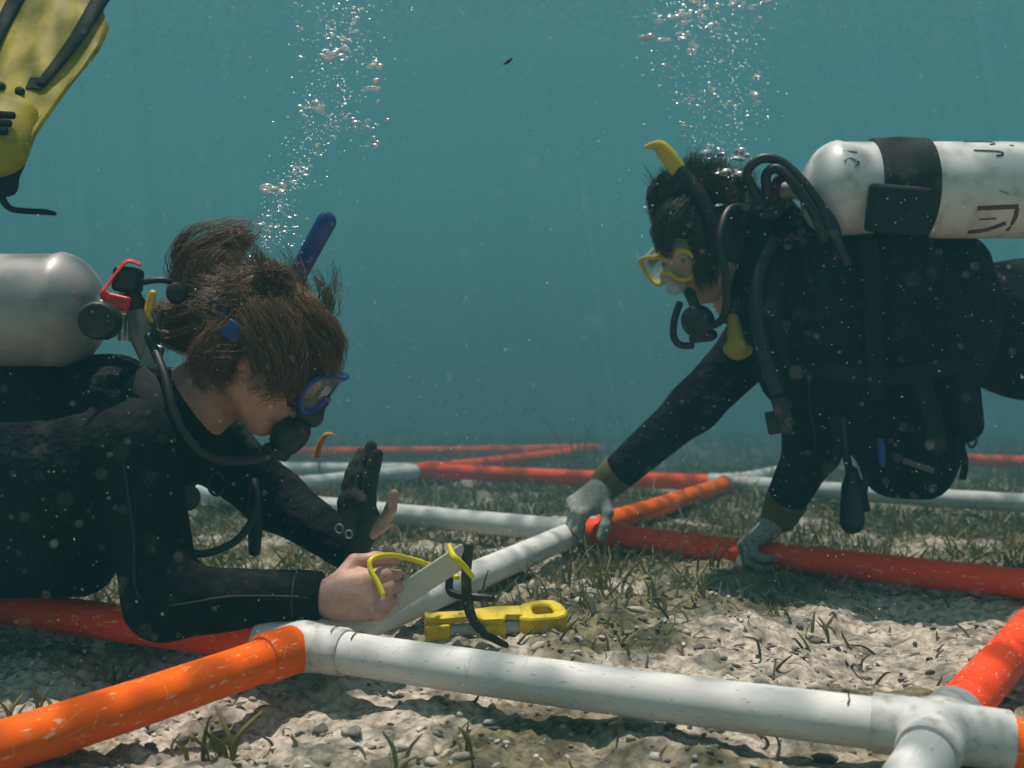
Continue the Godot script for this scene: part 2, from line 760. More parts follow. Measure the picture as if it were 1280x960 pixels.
func make_grass() -> void:
	var sets := [[], [], []]
	var r := RandomNumberGenerator.new()
	r.seed = 77
	var tries := 0
	var made := 0
	while made < 70000 and tries < 420000:
		tries += 1
		var d := 1.0 + 6.6 * pow(r.randf(), 0.85)
		var x := r.randf_range(-1, 1) * (0.62 * d + 0.5)
		var m := grass_mask(x, d)
		if r.randf() > m * (0.55 + 0.10 * d) + 0.008:
			continue
		var y := ground(x, -d)
		var h := r.randf_range(0.018, 0.050) * (0.8 + 0.5 * m)
		if r.randf() < 0.05:
			h *= 1.7
		var wide := r.randf_range(0.8, 1.5) * (1.0 + 0.10 * d)
		var b := Basis(Vector3.UP, r.randf() * TAU) * Basis(Vector3.RIGHT, r.randf_range(-0.6, 0.6)) * Basis(Vector3.BACK, r.randf_range(-0.9, 0.4))
		b = b * Basis.from_scale(Vector3(h, h, 0.026 * wide))
		var tone := r.randf()
		var q := Color(0.23, 0.22, 0.12).lerp(Color(0.42, 0.38, 0.26), tone)
		if r.randf() < 0.18:
			q = Color(0.50, 0.46, 0.38)
		sets[made % 3].append([Transform3D(b, Vector3(x, y - 0.004, -d)), q])
		made += 1
	for k in 3:
		scatter("seagrass", blade_mesh([0.35, 0.9, -0.7][k], 0.085), M.blade, sets[k], ["short olive seagrass turf covering the seabed around the pipes", "bent olive seagrass blades mixed through the turf", "grey dying seagrass blades lying through the turf"][k], "seagrass")


func pebble(seed_: int, flat: float) -> ArrayMesh:
	var mb := MB.new()
	mb.ball(Transform3D.IDENTITY, 6, 8)
	var q := noise(seed_, 0.9, 2)
	for i in mb.v.size():
		var p := mb.v[i]
		p *= 1.0 + 0.55 * q.get_noise_3dv(p)
		p.y *= flat
		mb.v[i] = p
	return mb.done()


func make_rubble() -> void:
	var meshes := [pebble(3, 0.5), pebble(8, 0.8), pebble(15, 0.35), pebble(21, 0.6)]
	var r := RandomNumberGenerator.new()
	r.seed = 5
	var sets := [[], []]
	for k in 9000:
		var d := 0.95 + 2.9 * pow(r.randf(), 1.3)
		var x := r.randf_range(-1, 1) * (0.56 * d + 0.1)
		if n_patch.get_noise_2d(x * 2.2 + 3.0, -d * 2.2) < -0.05 and r.randf() < 0.75:
			continue
		var s := r.randf_range(0.0012, 0.0045) * (1.0 + (1.2 if r.randf() < 0.08 else 0.0))
		var b := Basis.from_euler(Vector3(r.randf_range(-0.4, 0.4), r.randf() * TAU, r.randf_range(-0.4, 0.4))) * Basis.from_scale(Vector3(s * r.randf_range(0.8, 2.2), s, s))
		var tone := r.randf()
		var q := Color(0.42, 0.39, 0.33) if tone < 0.45 else (Color(0.16, 0.15, 0.13) if tone < 0.8 else Color(0.62, 0.60, 0.55))
		sets[k % 2].append([Transform3D(b, Vector3(x, ground(x, -d) + s * 0.2, -d)), q])
	scatter("coarse_gravel", meshes[0], M.stone, sets[0], "small gravel and shell grit strewn over the sand", "gravel")
	scatter("coarse_gravel", meshes[1], M.stone, sets[1], "dark crumbs of coral grit strewn over the sand", "gravel")
	# the pieces large enough to pick out
	for k in 120:
		var d := 1.02 + 1.5 * pow(r.randf(), 1.4)
		var x := r.randf_range(-1, 1) * (0.5 * d)
		var s := r.randf_range(0.004, 0.012)
		var y := ground(x, -d)
		var o := MeshInstance3D.new()
		o.name = numbered("coral_fragment")
		o.mesh = meshes[k % 4]
		o.material_override = M.fragments[k % 3]
		add_child(o)
		o.transform = Transform3D(Basis.from_euler(Vector3(r.randf_range(-0.3, 0.3), r.randf() * TAU, r.randf_range(-0.3, 0.3))) * Basis.from_scale(Vector3(s * r.randf_range(0.9, 2.0), s * 0.8, s)), Vector3(x, y + s * 0.15, -d))
		tag(o, "small worn coral fragment lying loose on the pale sand", "coral rubble", "coral fragments on the sand")
	# twigs and dead blades lying or sticking out
	for k in 80:
		var d := 1.05 + 1.25 * r.randf()
		var x := r.randf_range(-1, 1) * (0.48 * d)
		if k < 16:
			d = r.randf_range(1.45, 1.95)
			x = r.randf_range(0.25, 0.85)
		var p := Vector3(x, ground(x, -d), -d)
		var a := r.randf() * TAU
		var ln := r.randf_range(0.02, 0.055)
		var up := r.randf_range(0.1, 1.0)
		var e := p + Vector3(cos(a), up, sin(a)).normalized() * ln
		var mid := (p + e) / 2 + Vector3(r.randf_range(-1, 1), r.randf_range(0, 1), r.randf_range(-1, 1)) * ln * 0.2
		var mb := MB.new()
		mb.tube(bend([p - Vector3(0, 0.006, 0), mid, e], 4), fade([0.0028, 0.002, 0.0010], 9), 5, 2)
		single(mb, "dead_rhizome", M.twig, p, "thin dark root stub sticking out of the sand", "root", "root stubs in the sand")


func make_tuft(called: String, label: String, p: Vector3, count: int, high: float, spread: float, seed_: int, m: Material, group := "") -> void:
	var r := RandomNumberGenerator.new()
	r.seed = seed_
	p.y = ground(p.x, p.z)
	var t := thing(called, label, "seagrass", p, group)
	for k in count:
		var mb := MB.new()
		var a := r.randf() * TAU
		var o := p + Vector3(cos(a), 0, sin(a)) * spread * r.randf()
		o.y = ground(o.x, o.z) - 0.004
		var h := high * r.randf_range(0.45, 1.0)
		var lean := Vector3(r.randf_range(-1, 1), 0, r.randf_range(-1, 1)) * h * 0.55
		var pts := bend([o, o + Vector3(0, h * 0.5, 0) + lean * 0.25, o + Vector3(0, h * r.randf_range(0.75, 1.0), 0) + lean], 4)
		mb.tube(pts, fade([0.003, 0.0034, 0.0012], pts.size()), 6, 1, Vector2(1, 0.22), Vector3(cos(a), 0, sin(a)))
		part(mb, "blade", m, t)


func make_particles() -> void:
	# marine snow drifting through the water
	var mb := MB.new()
	mb.ball(Transform3D.IDENTITY, 4, 6)
	var mesh := mb.done()
	var r := RandomNumberGenerator.new()
	r.seed = 41
	var places := []
	for k in 9000:
		var d := 0.35 + 3.2 * pow(r.randf(), 0.8)
		var p := Vector3(r.randf_range(-0.62, 0.62) * d, 0.48 + r.randf_range(-0.45, 0.5) * d, -d)
		if p.y < 0.03:
			continue
		var s := r.randf_range(0.0003, 0.0007) * (0.55 + 0.3 * d)
		if r.randf() < 0.04:
			s *= 1.8
		places.append([Transform3D(Basis.from_euler(Vector3(r.randf(), r.randf(), r.randf()) * 6.0) * Basis.from_scale(Vector3(s, s, s * r.randf_range(0.8, 1.8))), p), Color(0.85, 0.85, 0.8)])
	scatter("marine_snow", mesh, M.snow, places, "tiny pale specks of marine snow drifting in the water", "particles")


func make_water() -> void:
	# the rippled surface overhead; its ripples break up the sunlight that comes down
	var mb := MB.new()
	var s := 30.0
	var h := 4.0
	mb.flat(Vector3(-s, h, -s), Vector3(s, h, -s), Vector3(s, h, s), Vector3(-s, h, s))
	for i in 4:
		mb.uv[i] = Vector2(mb.v[i].x, mb.v[i].z)
	# the water itself, and banks of stirred-up silt low over the seabed behind the divers: near face, height, density, colour
	for e in [["water_haze", -12.0, h + 1.0, 0.05, lin(0.13, 0.57, 0.675), "clear teal water filling the scene"],
			["silt_haze", 2.95, h + 1.0, 0.10, lin(0.24, 0.76, 0.88), "thin veil of silt just behind the divers"],
			["silt_haze", 3.4, 6.4, 0.10, lin(0.30, 0.80, 0.94), "faint tall drift of silt haze over the back of the grid"],
			["silt_haze", 3.7, 5.0, 0.12, lin(0.35, 0.85, 0.96), "hazy drift of silt haze over the back of the grid"],
			["silt_haze", 4.1, 3.9, 0.14, lin(0.38, 0.88, 0.97), "lower drift of silt haze behind the grid"],
			["silt_haze", 4.4, 3.0, 0.18, lin(0.42, 0.91, 0.98), "low thick drift of silt haze behind the grid"],
			["silt_haze", 4.6, 2.3, 0.24, lin(0.46, 0.94, 1.0), "lowest and thickest silt haze hugging the far seabed"]]:
		var fog := FogVolume.new()
		fog.name = numbered(e[0])
		fog.size = Vector3(56, e[2], 24.0 - e[1])
		fog.position = Vector3(0, e[2] / 2 - 1.0, -e[1] - fog.size.z / 2)
		if e[1] > 3.0:
			fog.shape = RenderingServer.FOG_VOLUME_SHAPE_ELLIPSOID
			fog.position.y = -0.7
		var fm := FogMaterial.new()
		fm.density = e[3]
		fm.albedo = e[4]
		fog.material = fm
		add_child(fog)
		tag(fog, e[5], "haze", "", "stuff")
	var o := single(mb, "water", M.surface, Vector3.ZERO, "rippled water surface high overhead", "water", "", "structure")
	o.remove_meta("category")


# ---------------------------------------------------------------- the pipe grid
var joints := {}


func pipe(root: Node3D, a: Vector3, b: Vector3, m: Material, label := "", r := 0.030) -> void:
	var mb := MB.new()
	var pts := PackedVector3Array()
	var count := maxi(3, int(a.distance_to(b) / 0.12))
	var side := Vector3(0, 1, 0)
	for i in count + 1:
		var t := float(i) / count
		pts.append(a.lerp(b, t) - side * sin(t * PI) * 0.004)
	mb.tube(pts, one(r), 24, 1)
	part(mb, "pipe", m, root, label)


func fitting(root: Node3D, c: Vector3, arms: Array, m: Material, label := "") -> void:
	var prims := []
	for a in arms:
		prims.append(bone(c, c + (a as Vector3).normalized() * 0.055, 0.0340, 0.0340, 0.010))
	var mb := MB.new()
	# moulded hub with straight sockets
	mb.skin(prims, 0.005)
	for a in arms:
		var d := (a as Vector3).normalized()
		mb.tube(PackedVector3Array([c + d * 0.04, c + d * 0.072, c + d * 0.074]), PackedFloat32Array([0.0342, 0.0342, 0.0325]), 24, 1)
	part(mb, "fitting", m, root, label)


func grid_point(px: float, py: float, h := 0.05) -> Vector3:
	# where the sight line through that pixel meets the height h
	var p := at(px, py, 1.0)
	var d := p - cam_t.origin
	return cam_t.origin + d * ((h - cam_t.origin.y) / d.y)


func make_grid() -> void:
	var j0 := grid_point(1176, 914, 0.062)
	var j1 := grid_point(378, 808, 0.068)
	var j2 := grid_point(722, 664, 0.055)
	var j3 := grid_point(912, 604, 0.05)
	var j4 := grid_point(536, 588, 0.05)
	var t := thing("survey_grid", "survey grid of white, orange and red plastic pipes laid on the seabed", "pipe grid", Vector3(j1.x, 0, j1.z))
	var w: Material = M.pvc
	var o: Material = M.orange
	var rd: Material = M.red
	var l0 := grid_point(-160, 733, 0.05)
	var o0 := grid_point(-90, 962, 0.05)
	var right_orange := grid_point(1420, 950, 0.045)
	var right_red := grid_point(1345, 716, 0.045)
	var toward := grid_point(1085, 1062, 0.045)
	pipe(t, j1, j0, w, "white front pipe dappled with sunlight")
	pipe(t, j1, l0, rd, "red pipe under the left diver's elbow")
	pipe(t, j1, o0, o, "scratched orange pipe in the lower left corner")
	pipe(t, j1, j2, w, "white pipe running back behind the yellow reel")
	pipe(t, j0, right_orange, o, "orange pipe stub at the right edge")
	pipe(t, j0, right_red, rd, "red pipe rising along the right edge")
	pipe(t, j0, toward, w, "short white pipe pointing at the camera")
	var a2r := grid_point(1420, 745, 0.05)
	var a2l := grid_point(150, 606, 0.055)
	pipe(t, j2, a2r, rd, "long red pipe under the right diver")
	pipe(t, j2, a2l, w, "white pipe behind the raised black glove")
	pipe(t, j2, j3, o, "short orange pipe beyond the reaching hand")
	var a3r := grid_point(1420, 637, 0.05)
	var b1f := grid_point(1075, 568, 0.05)
	var b2l := grid_point(300, 612, 0.05)
	var b2f := grid_point(745, 562, 0.05)
	pipe(t, j4, j3, rd, "red pipe in the middle distance")
	pipe(t, j3, a3r, w, "white pipe behind the right diver")
	pipe(t, j3, b1f, w, "white pipe running away beyond the orange one")
	pipe(t, j4, b2l, w, "pale curved-looking pipe behind the left diver's arm")
	pipe(t, j4, b2f, rd, "faint red pipe running into the haze")
	pipe(t, j4, grid_point(200, 584, 0.05), w, "pale far pipe left of the red one")
	pipe(t, b2f, grid_point(330, 567, 0.05), rd, "faintest red pipe at the back of the grid")
	pipe(t, b1f, grid_point(1400, 583, 0.05), rd, "far red pipe behind the right diver's vest")
	fitting(t, j0, [j1 - j0, right_orange - j0, right_red - j0, toward - j0], M.fitting)
	fitting(t, j1, [j0 - j1, l0 - j1, j2 - j1], M.fitting)
	# the orange pipe's own painted socket, pushed on the corner from the near side
	var d := (o0 - j1).normalized()
	var mb := MB.new()
	mb.tube(PackedVector3Array([j1 + d * 0.012, j1 + d * 0.018, j1 + d * 0.07, j1 + d * 0.073]), PackedFloat32Array([0.030, 0.0355, 0.0355, 0.032]), 24, 1)
	part(mb, "socket", o, t)
	fitting(t, j2, [j1 - j2, a2l - j2, j3 - j2], M.fitting)
	mb = MB.new()
	d = (a2r - j2).normalized()
	mb.tube(PackedVector3Array([j2 + d * 0.02, j2 + d * 0.024, j2 + d * 0.095, j2 + d * 0.098]), PackedFloat32Array([0.031, 0.0366, 0.0366, 0.033]), 24, 1)
	part(mb, "socket", rd, t)
	fitting(t, j3, [j2 - j3, j4 - j3, a3r - j3, b1f - j3], M.fitting)
	fitting(t, j4, [j3 - j4, b2l - j4, b2f - j4], rd)
	# marker strokes drawn round the pipe ends
	for e in [[j1, j0, 0.093, -0.9, 0.6], [j1, j0, 0.060, -0.1, 0.5], [j0, j1, 0.10, -0.2, 0.7]]:
		var dd: Vector3 = (e[1] - e[0]).normalized()
		var f := frame(e[0] + dd * e[2], dd, Vector3.UP)
		var pts := PackedVector3Array()
		var rr := 0.0305 if e[2] > 0.085 else 0.0366
		for i in 9:
			var a: float = lerpf(e[3], e[4], i / 8.0)
			pts.append(f * Vector3(sin(a) * rr * (1.0 if f.basis.x.z > 0 else -1.0), 0.0012 * sin(i * 0.8), cos(a) * rr))
		mb = MB.new()
		mb.tube(pts, one(0.0009), 5, 1)
		part(mb, "marker_line", M.ink, t)


# ---------------------------------------------------------------- people
func hand_prims(xf: Transform3D, sgn: float, sc: float, curls: Array, thumb: Array, use := "all", grow := 0.0) -> Array:
	# y along the fingers, x to the thumb (times sgn), fingers curl towards +z
	var kx := [0.029, 0.0095, -0.010, -0.028]
	var ky := [0.088, 0.092, 0.086, 0.076]
	var len := [[0.042, 0.026, 0.021], [0.046, 0.029, 0.022], [0.042, 0.027, 0.021], [0.033, 0.021, 0.019]]
	var rad := [0.0098, 0.0100, 0.0094, 0.0084]
	var out := []
	var put := func(a: Vector3, b: Vector3, ra: float, rb: float, k: float) -> void:
		out.append(bone(xf * (a * sc), xf * (b * sc), ra * sc + grow, rb * sc + grow, k))
	if use != "thumb":
		put.call(Vector3(0, -0.03, 0), Vector3(0, 0.01, 0), 0.025, 0.025, 0.02)
		for i in 4:
			put.call(Vector3(kx[i] * sgn * 0.55, 0.008, 0), Vector3(kx[i] * sgn, ky[i], 0), 0.0155, 0.0125, 0.014)
		for i in 4:
			put.call(Vector3(kx[i] * sgn, ky[i] - 0.002, -0.004), Vector3(kx[i] * sgn, ky[i] + 0.003, -0.003), 0.0108, 0.0104, 0.004)
		put.call(Vector3(0.018 * sgn, 0.02, 0.008), Vector3(0.030 * sgn, 0.055, 0.010), 0.016, 0.013, 0.012)
		put.call(Vector3(-0.02 * sgn, 0.02, 0.006), Vector3(-0.024 * sgn, 0.055, 0.006), 0.014, 0.012, 0.012)
		for i in 4:
			var p := Vector3(kx[i] * sgn, ky[i], 0)
			var a := 0.0
			for s in 3:
				a += deg_to_rad(curls[i][s])
				var dirn := Vector3(0, cos(a), sin(a)).rotated(Vector3.BACK, -deg_to_rad(curls[i][3]) * sgn)
				var q: Vector3 = p + dirn * len[i][s]
				put.call(p, q, rad[i] * (1.0 - 0.10 * s), rad[i] * (0.92 - 0.11 * s), 0.004)
				p = q
	if use != "fingers":
		var p := Vector3(0.022 * sgn, 0.018, 0.006)
		var tl := [0.044, 0.034, 0.028]
		var tr := [0.0150, 0.0118, 0.0110]
		for s in 3:
			var dirn: Vector3 = thumb[s]
			dirn = Vector3(dirn.x * sgn, dirn.y, dirn.z).normalized()
			put.call(p, p + dirn * tl[s], tr[s], tr[s] * 0.88, 0.006)
			p += dirn * tl[s]
	return out


func head_prims(h: Transform3D) -> Array:
	var b := h.basis
	var out := [
		egg(h * Vector3(0, 0.03, -0.012), b, Vector3(0.074, 0.088, 0.094), 0.02),
		egg(h * Vector3(0, -0.035, 0.028), b, Vector3(0.057, 0.074, 0.060), 0.03),
		bone(h * Vector3(-0.014, -0.092, 0.060), h * Vector3(0.014, -0.092, 0.060), 0.021, 0.021, 0.02),
		bone(h * Vector3(-0.030, 0.030, 0.072), h * Vector3(0.030, 0.030, 0.072), 0.016, 0.016, 0.015),
		bone(h * Vector3(0, 0.014, 0.088), h * Vector3(0, -0.024, 0.106), 0.008, 0.012, 0.010),
		bone(h * Vector3(-0.010, -0.028, 0.092), h * Vector3(0.010, -0.028, 0.092), 0.009, 0.009, 0.006),
		bone(h * Vector3(-0.018, -0.054, 0.083), h * Vector3(0.018, -0.054, 0.083), 0.009, 0.009, 0.008),
		bone(h * Vector3(-0.016, -0.066, 0.081), h * Vector3(0.016, -0.066, 0.081), 0.009, 0.009, 0.008),
	]
	for s in [-1.0, 1.0]:
		out.append(bone(h * Vector3(0.040 * s, -0.012, 0.058), h * Vector3(0.050 * s, -0.004, 0.03), 0.022, 0.022, 0.02))
		out.append(bone(h * Vector3(0.050 * s, -0.06, 0.005), h * Vector3(0.02 * s, -0.09, 0.05), 0.022, 0.020, 0.02))
		out.append(egg(h * Vector3(0.076 * s, -0.002, -0.008), b, Vector3(0.010, 0.032, 0.020), 0.006))
	return out


func add_face(h: Transform3D, body: Node3D) -> void:
	for s in [-1.0, 1.0]:
		var mb := MB.new()
		mb.ball(Transform3D(h.basis * Basis.from_scale(Vector3.ONE * 0.0125), h * Vector3(0.031 * s, 0.008, 0.073)), 8, 12)
		var e := part(mb, "eye", M.eye_white, body)
		mb = MB.new()
		mb.ball(Transform3D(h.basis * Basis.from_scale(Vector3(0.006, 0.006, 0.003)), h * Vector3(0.031 * s, 0.008, 0.0845)), 6, 10)
		part(mb, "iris", M.iris, e)


func seam(root: Node3D, pts: Array, m: Material, r := 0.0016) -> void:
	var mb := MB.new()
	mb.tube(bend(pts, 6), one(r), 5, 0)
	part(mb, "seam", m, root)


func hair_on(h: Transform3D, count: int, seed_: int, ln: float, fall: Vector3, lift: float, front: float) -> MB:
	var mb := MB.new()
	var r := RandomNumberGenerator.new()
	r.seed = seed_
	var q0 := Vector3.ZERO
	var wild0 := Vector3.ZERO
	var ln0 := ln
	for k in count:
		if k % 16 == 0:  # wet hair hangs together in locks
			var a := r.randf() * TAU
			var up0 := r.randf_range(-0.75, 1.0)
			q0 = Vector3(cos(a) * sqrt(1 - up0 * up0), up0, sin(a) * sqrt(1 - up0 * up0))
			wild0 = Vector3(r.randf_range(-1, 1), r.randf_range(-1, 1), r.randf_range(-1, 1)) * 0.34
			ln0 = ln * r.randf_range(0.6, 1.15)
		var q := (q0 + Vector3(r.randf_range(-1, 1), r.randf_range(-1, 1), r.randf_range(-1, 1)) * 0.10).normalized()
		var up := q.y
		if q.z > 0.35 + 0.4 * up or (up < -0.1 and q.z > front):
			continue
		var p := h * (Vector3(0, 0.03, -0.012) + q * Vector3(0.076, 0.090, 0.096))
		var out := (h.basis * q).normalized()
		var dirn := (out * lift + fall * 1.0 + h.basis * Vector3(0, 0.1, -0.8) * 0.5).normalized()
		var wild := wild0 + Vector3(r.randf_range(-1, 1), r.randf_range(-1, 1), r.randf_range(-1, 1)) * 0.07
		var l := ln0 * r.randf_range(0.8, 1.1)
		var curl := Vector3(r.randf_range(-1, 1), r.randf_range(-1, 1), r.randf_range(-1, 1)) * 0.006
		var pts := bend([p, p + (out * 0.6 * lift + dirn + wild * 0.3).normalized() * l * 0.35, p + (out * 0.25 * lift + dirn + wild).normalized() * l * 0.7, p + (dirn * 1.1 + wild * 1.6 + fall * 0.4).normalized() * l], 2)
		for i in range(2, pts.size()):
			pts[i] += curl * sin(i * 1.9 + k) * (0.4 + 0.12 * i)
		var tone := r.randf()
		mb.col = Color(0.7, 0.62, 0.55).lerp(Color(1.6, 1.35, 1.1), tone * tone)
		mb.tube(pts, fade([0.00045, 0.0005, 0.00025], pts.size()), 3, 0)
	return mb


func lock(mb: MB, r: RandomNumberGenerator, pts: Array, widths: Array, count: int) -> void:
	# a bunch of strands that follow one path within a changing width
	var o0 := Vector3.ZERO
	for k in count:
		if k % 14 == 0:
			o0 = Vector3(r.randf_range(-1, 1), r.randf_range(-1, 1), r.randf_range(-1, 1))
			if o0.length() > 1.0:
				o0 = o0.normalized()
		var o := o0 + Vector3(r.randf_range(-1, 1), r.randf_range(-1, 1), r.randf_range(-1, 1)) * 0.14
		var path := []
		for i in pts.size():
			var w := Vector3(r.randf_range(-1, 1), r.randf_range(-1, 1), r.randf_range(-1, 1)) * 0.10
			path.append(pts[i] + (o + w) * widths[i])
		var stop := r.randf_range(0.55, 1.0)
		var line := bend(path, 3)
		line.resize(maxi(3, int(line.size() * stop)))
		var curl := Vector3(r.randf_range(-1, 1), r.randf_range(-1, 1), r.randf_range(-1, 1)) * 0.007
		for i in range(2, line.size()):
			line[i] += curl * sin(i * 1.5 + k)
		var tone := r.randf()
		mb.col = Color(0.7, 0.62, 0.55).lerp(Color(1.7, 1.4, 1.1), tone * tone)
		mb.tube(line, fade([0.00045, 0.0005, 0.00025], line.size()), 3, 0)


func make_mask(label: String, h: Transform3D, rim: Material, skirt: Material, strap: Material, wide := 1.0) -> void:
	var o := h * Vector3(0, 0.005, 0.10)
	var t := thing("diving_mask", label, "diving mask", o)
	var outline := [Vector2(0, 0.036), Vector2(0.035, 0.037), Vector2(0.066, 0.030), Vector2(0.077, 0.008), Vector2(0.070, -0.016), Vector2(0.046, -0.030), Vector2(0.022, -0.022), Vector2(0.012, -0.004)]
	var pts := []
	for i in outline.size():
		pts.append(outline[i])
	for i in range(outline.size() - 1, 0, -1):
		pts.append(Vector2(-outline[i].x, outline[i].y))
	var m := pts.size()
	var ring := []
	for i in m + 1:
		var p: Vector2 = pts[i % m]
		ring.append(h * Vector3(p.x, p.y + 0.008, 0.118 - 3.2 * p.x * p.x))
	var mb := MB.new()
	mb.tube(bend(ring, 3), one(0.0048), 8, 0)
	part(mb, "rim", rim, t)
	# skirt from the rim back to the face, with a nose pocket
	mb = MB.new()
	var back := []
	for i in m + 1:
		var p: Vector2 = pts[i % m]
		var q := Vector2(p.x * 0.93, p.y * 1.12 + 0.008 - (0.022 if absf(p.x) < 0.03 and p.y < 0.02 else 0.0))
		back.append(h * Vector3(q.x, q.y, 0.084 - 5.0 * p.x * p.x))
	var f1 := bend(ring, 3)
	var f2 := bend(back, 3)
	for i in f1.size() - 1:
		var mid := (f1[i] + f2[i]) / 2
		mb.flat(f1[i], f1[i + 1], f2[i + 1], f2[i])
	part(mb, "skirt", skirt, t)
	mb = MB.new()
	mb.skin([bone(h * Vector3(0, 0.002, 0.106), h * Vector3(0, -0.030, 0.116), 0.012, 0.019, 0.01), bone(h * Vector3(-0.012, -0.032, 0.105), h * Vector3(0.012, -0.032, 0.105), 0.014, 0.014, 0.01)], 0.004)
	part(mb, "nose_pocket", skirt, t)
	mb = MB.new()
	for s in [-1.0, 1.0]:
		var win := []
		for i in outline.size():
			var p: Vector2 = outline[i]
			win.append(h * Vector3(p.x * s, p.y + 0.008, 0.117 - 3.2 * p.x * p.x))
		var cen := h * Vector3(0.040 * s, 0.012, 0.113)
		for i in win.size():
			var j := (i + 1) % win.size()
			mb.flat(cen, win[i], win[j], cen)
	part(mb, "lens", M.glass, t)
	mb = MB.new()
	var loop := []
	for i in 13:
		var a := lerpf(-0.12, PI + 0.12, i / 12.0)
		loop.append(h * Vector3(0.086 * wide * cos(a), 0.012 + 0.015 * sin(a), -0.012 - 0.110 * wide * sin(a) + 0.075 * pow(absf(cos(a)), 4.0)))
	mb.tube(bend(loop, 3), one(0.011), 8, 1, Vector2(1, 0.16), h.basis.y)
	part(mb, "strap", strap, t)
	mb = MB.new()
	for s in [-1.0, 1.0]:
		mb = MB.new()
		mb.rbox(frame(h * Vector3(0.090 * wide * s, 0.018, -0.030), h.basis.y, h.basis.x), Vector3(0.016, 0.015, 0.006), 0.004)
		part(mb, "strap_buckle", strap, t)


func make_second_stage(root: Node3D, c: Vector3, fwd: Vector3, up: Vector3, mouth: Vector3, m: Material) -> void:
	var x := frame(c, fwd, up)
	var mb := MB.new()
	mb.lathe([Vector2(0.001, 0.020), Vector2(0.018, 0.0195), Vector2(0.020, 0.016), Vector2(0.030, 0.014), Vector2(0.036, 0.007), Vector2(0.0365, -0.006), Vector2(0.031, -0.018), Vector2(0.020, -0.026), Vector2(0.001, -0.028)], x, 24)
	var s := part(mb, "second_stage", m, root)
	mb = MB.new()
	mb.rbox(Transform3D(x.basis, x * Vector3(0, -0.004, -0.036)), Vector3(0.030, 0.014, 0.010), 0.008)
	part(mb, "exhaust_tee", m, s)
	mb = MB.new()
	mb.tube(PackedVector3Array([x * Vector3(0, -0.015, 0.002), mouth]), PackedFloat32Array([0.013, 0.016]), 12, 1, Vector2(1, 0.6))
	part(mb, "mouthpiece", M.rubber, s)


func tank_profile(r: float, ln: float) -> Array:
	var out := [Vector2(0.001, 0.0), Vector2(r * 0.80, 0.0), Vector2(r * 0.95, 0.010), Vector2(r, 0.035)]
	for i in 10:
		out.append(Vector2(r, 0.035 + (ln - 0.035) * (i + 1) / 10.0))
	for i in range(1, 10):
		var a := PI / 2 * i / 10.0
		out.append(Vector2(r * cos(a) + 0.004, ln + r * 0.80 * sin(a)))
	out.append(Vector2(0.022, ln + r * 0.83))
	out.append(Vector2(0.020, ln + r * 0.93))
	out.append(Vector2(0.001, ln + r * 0.94))
	return out


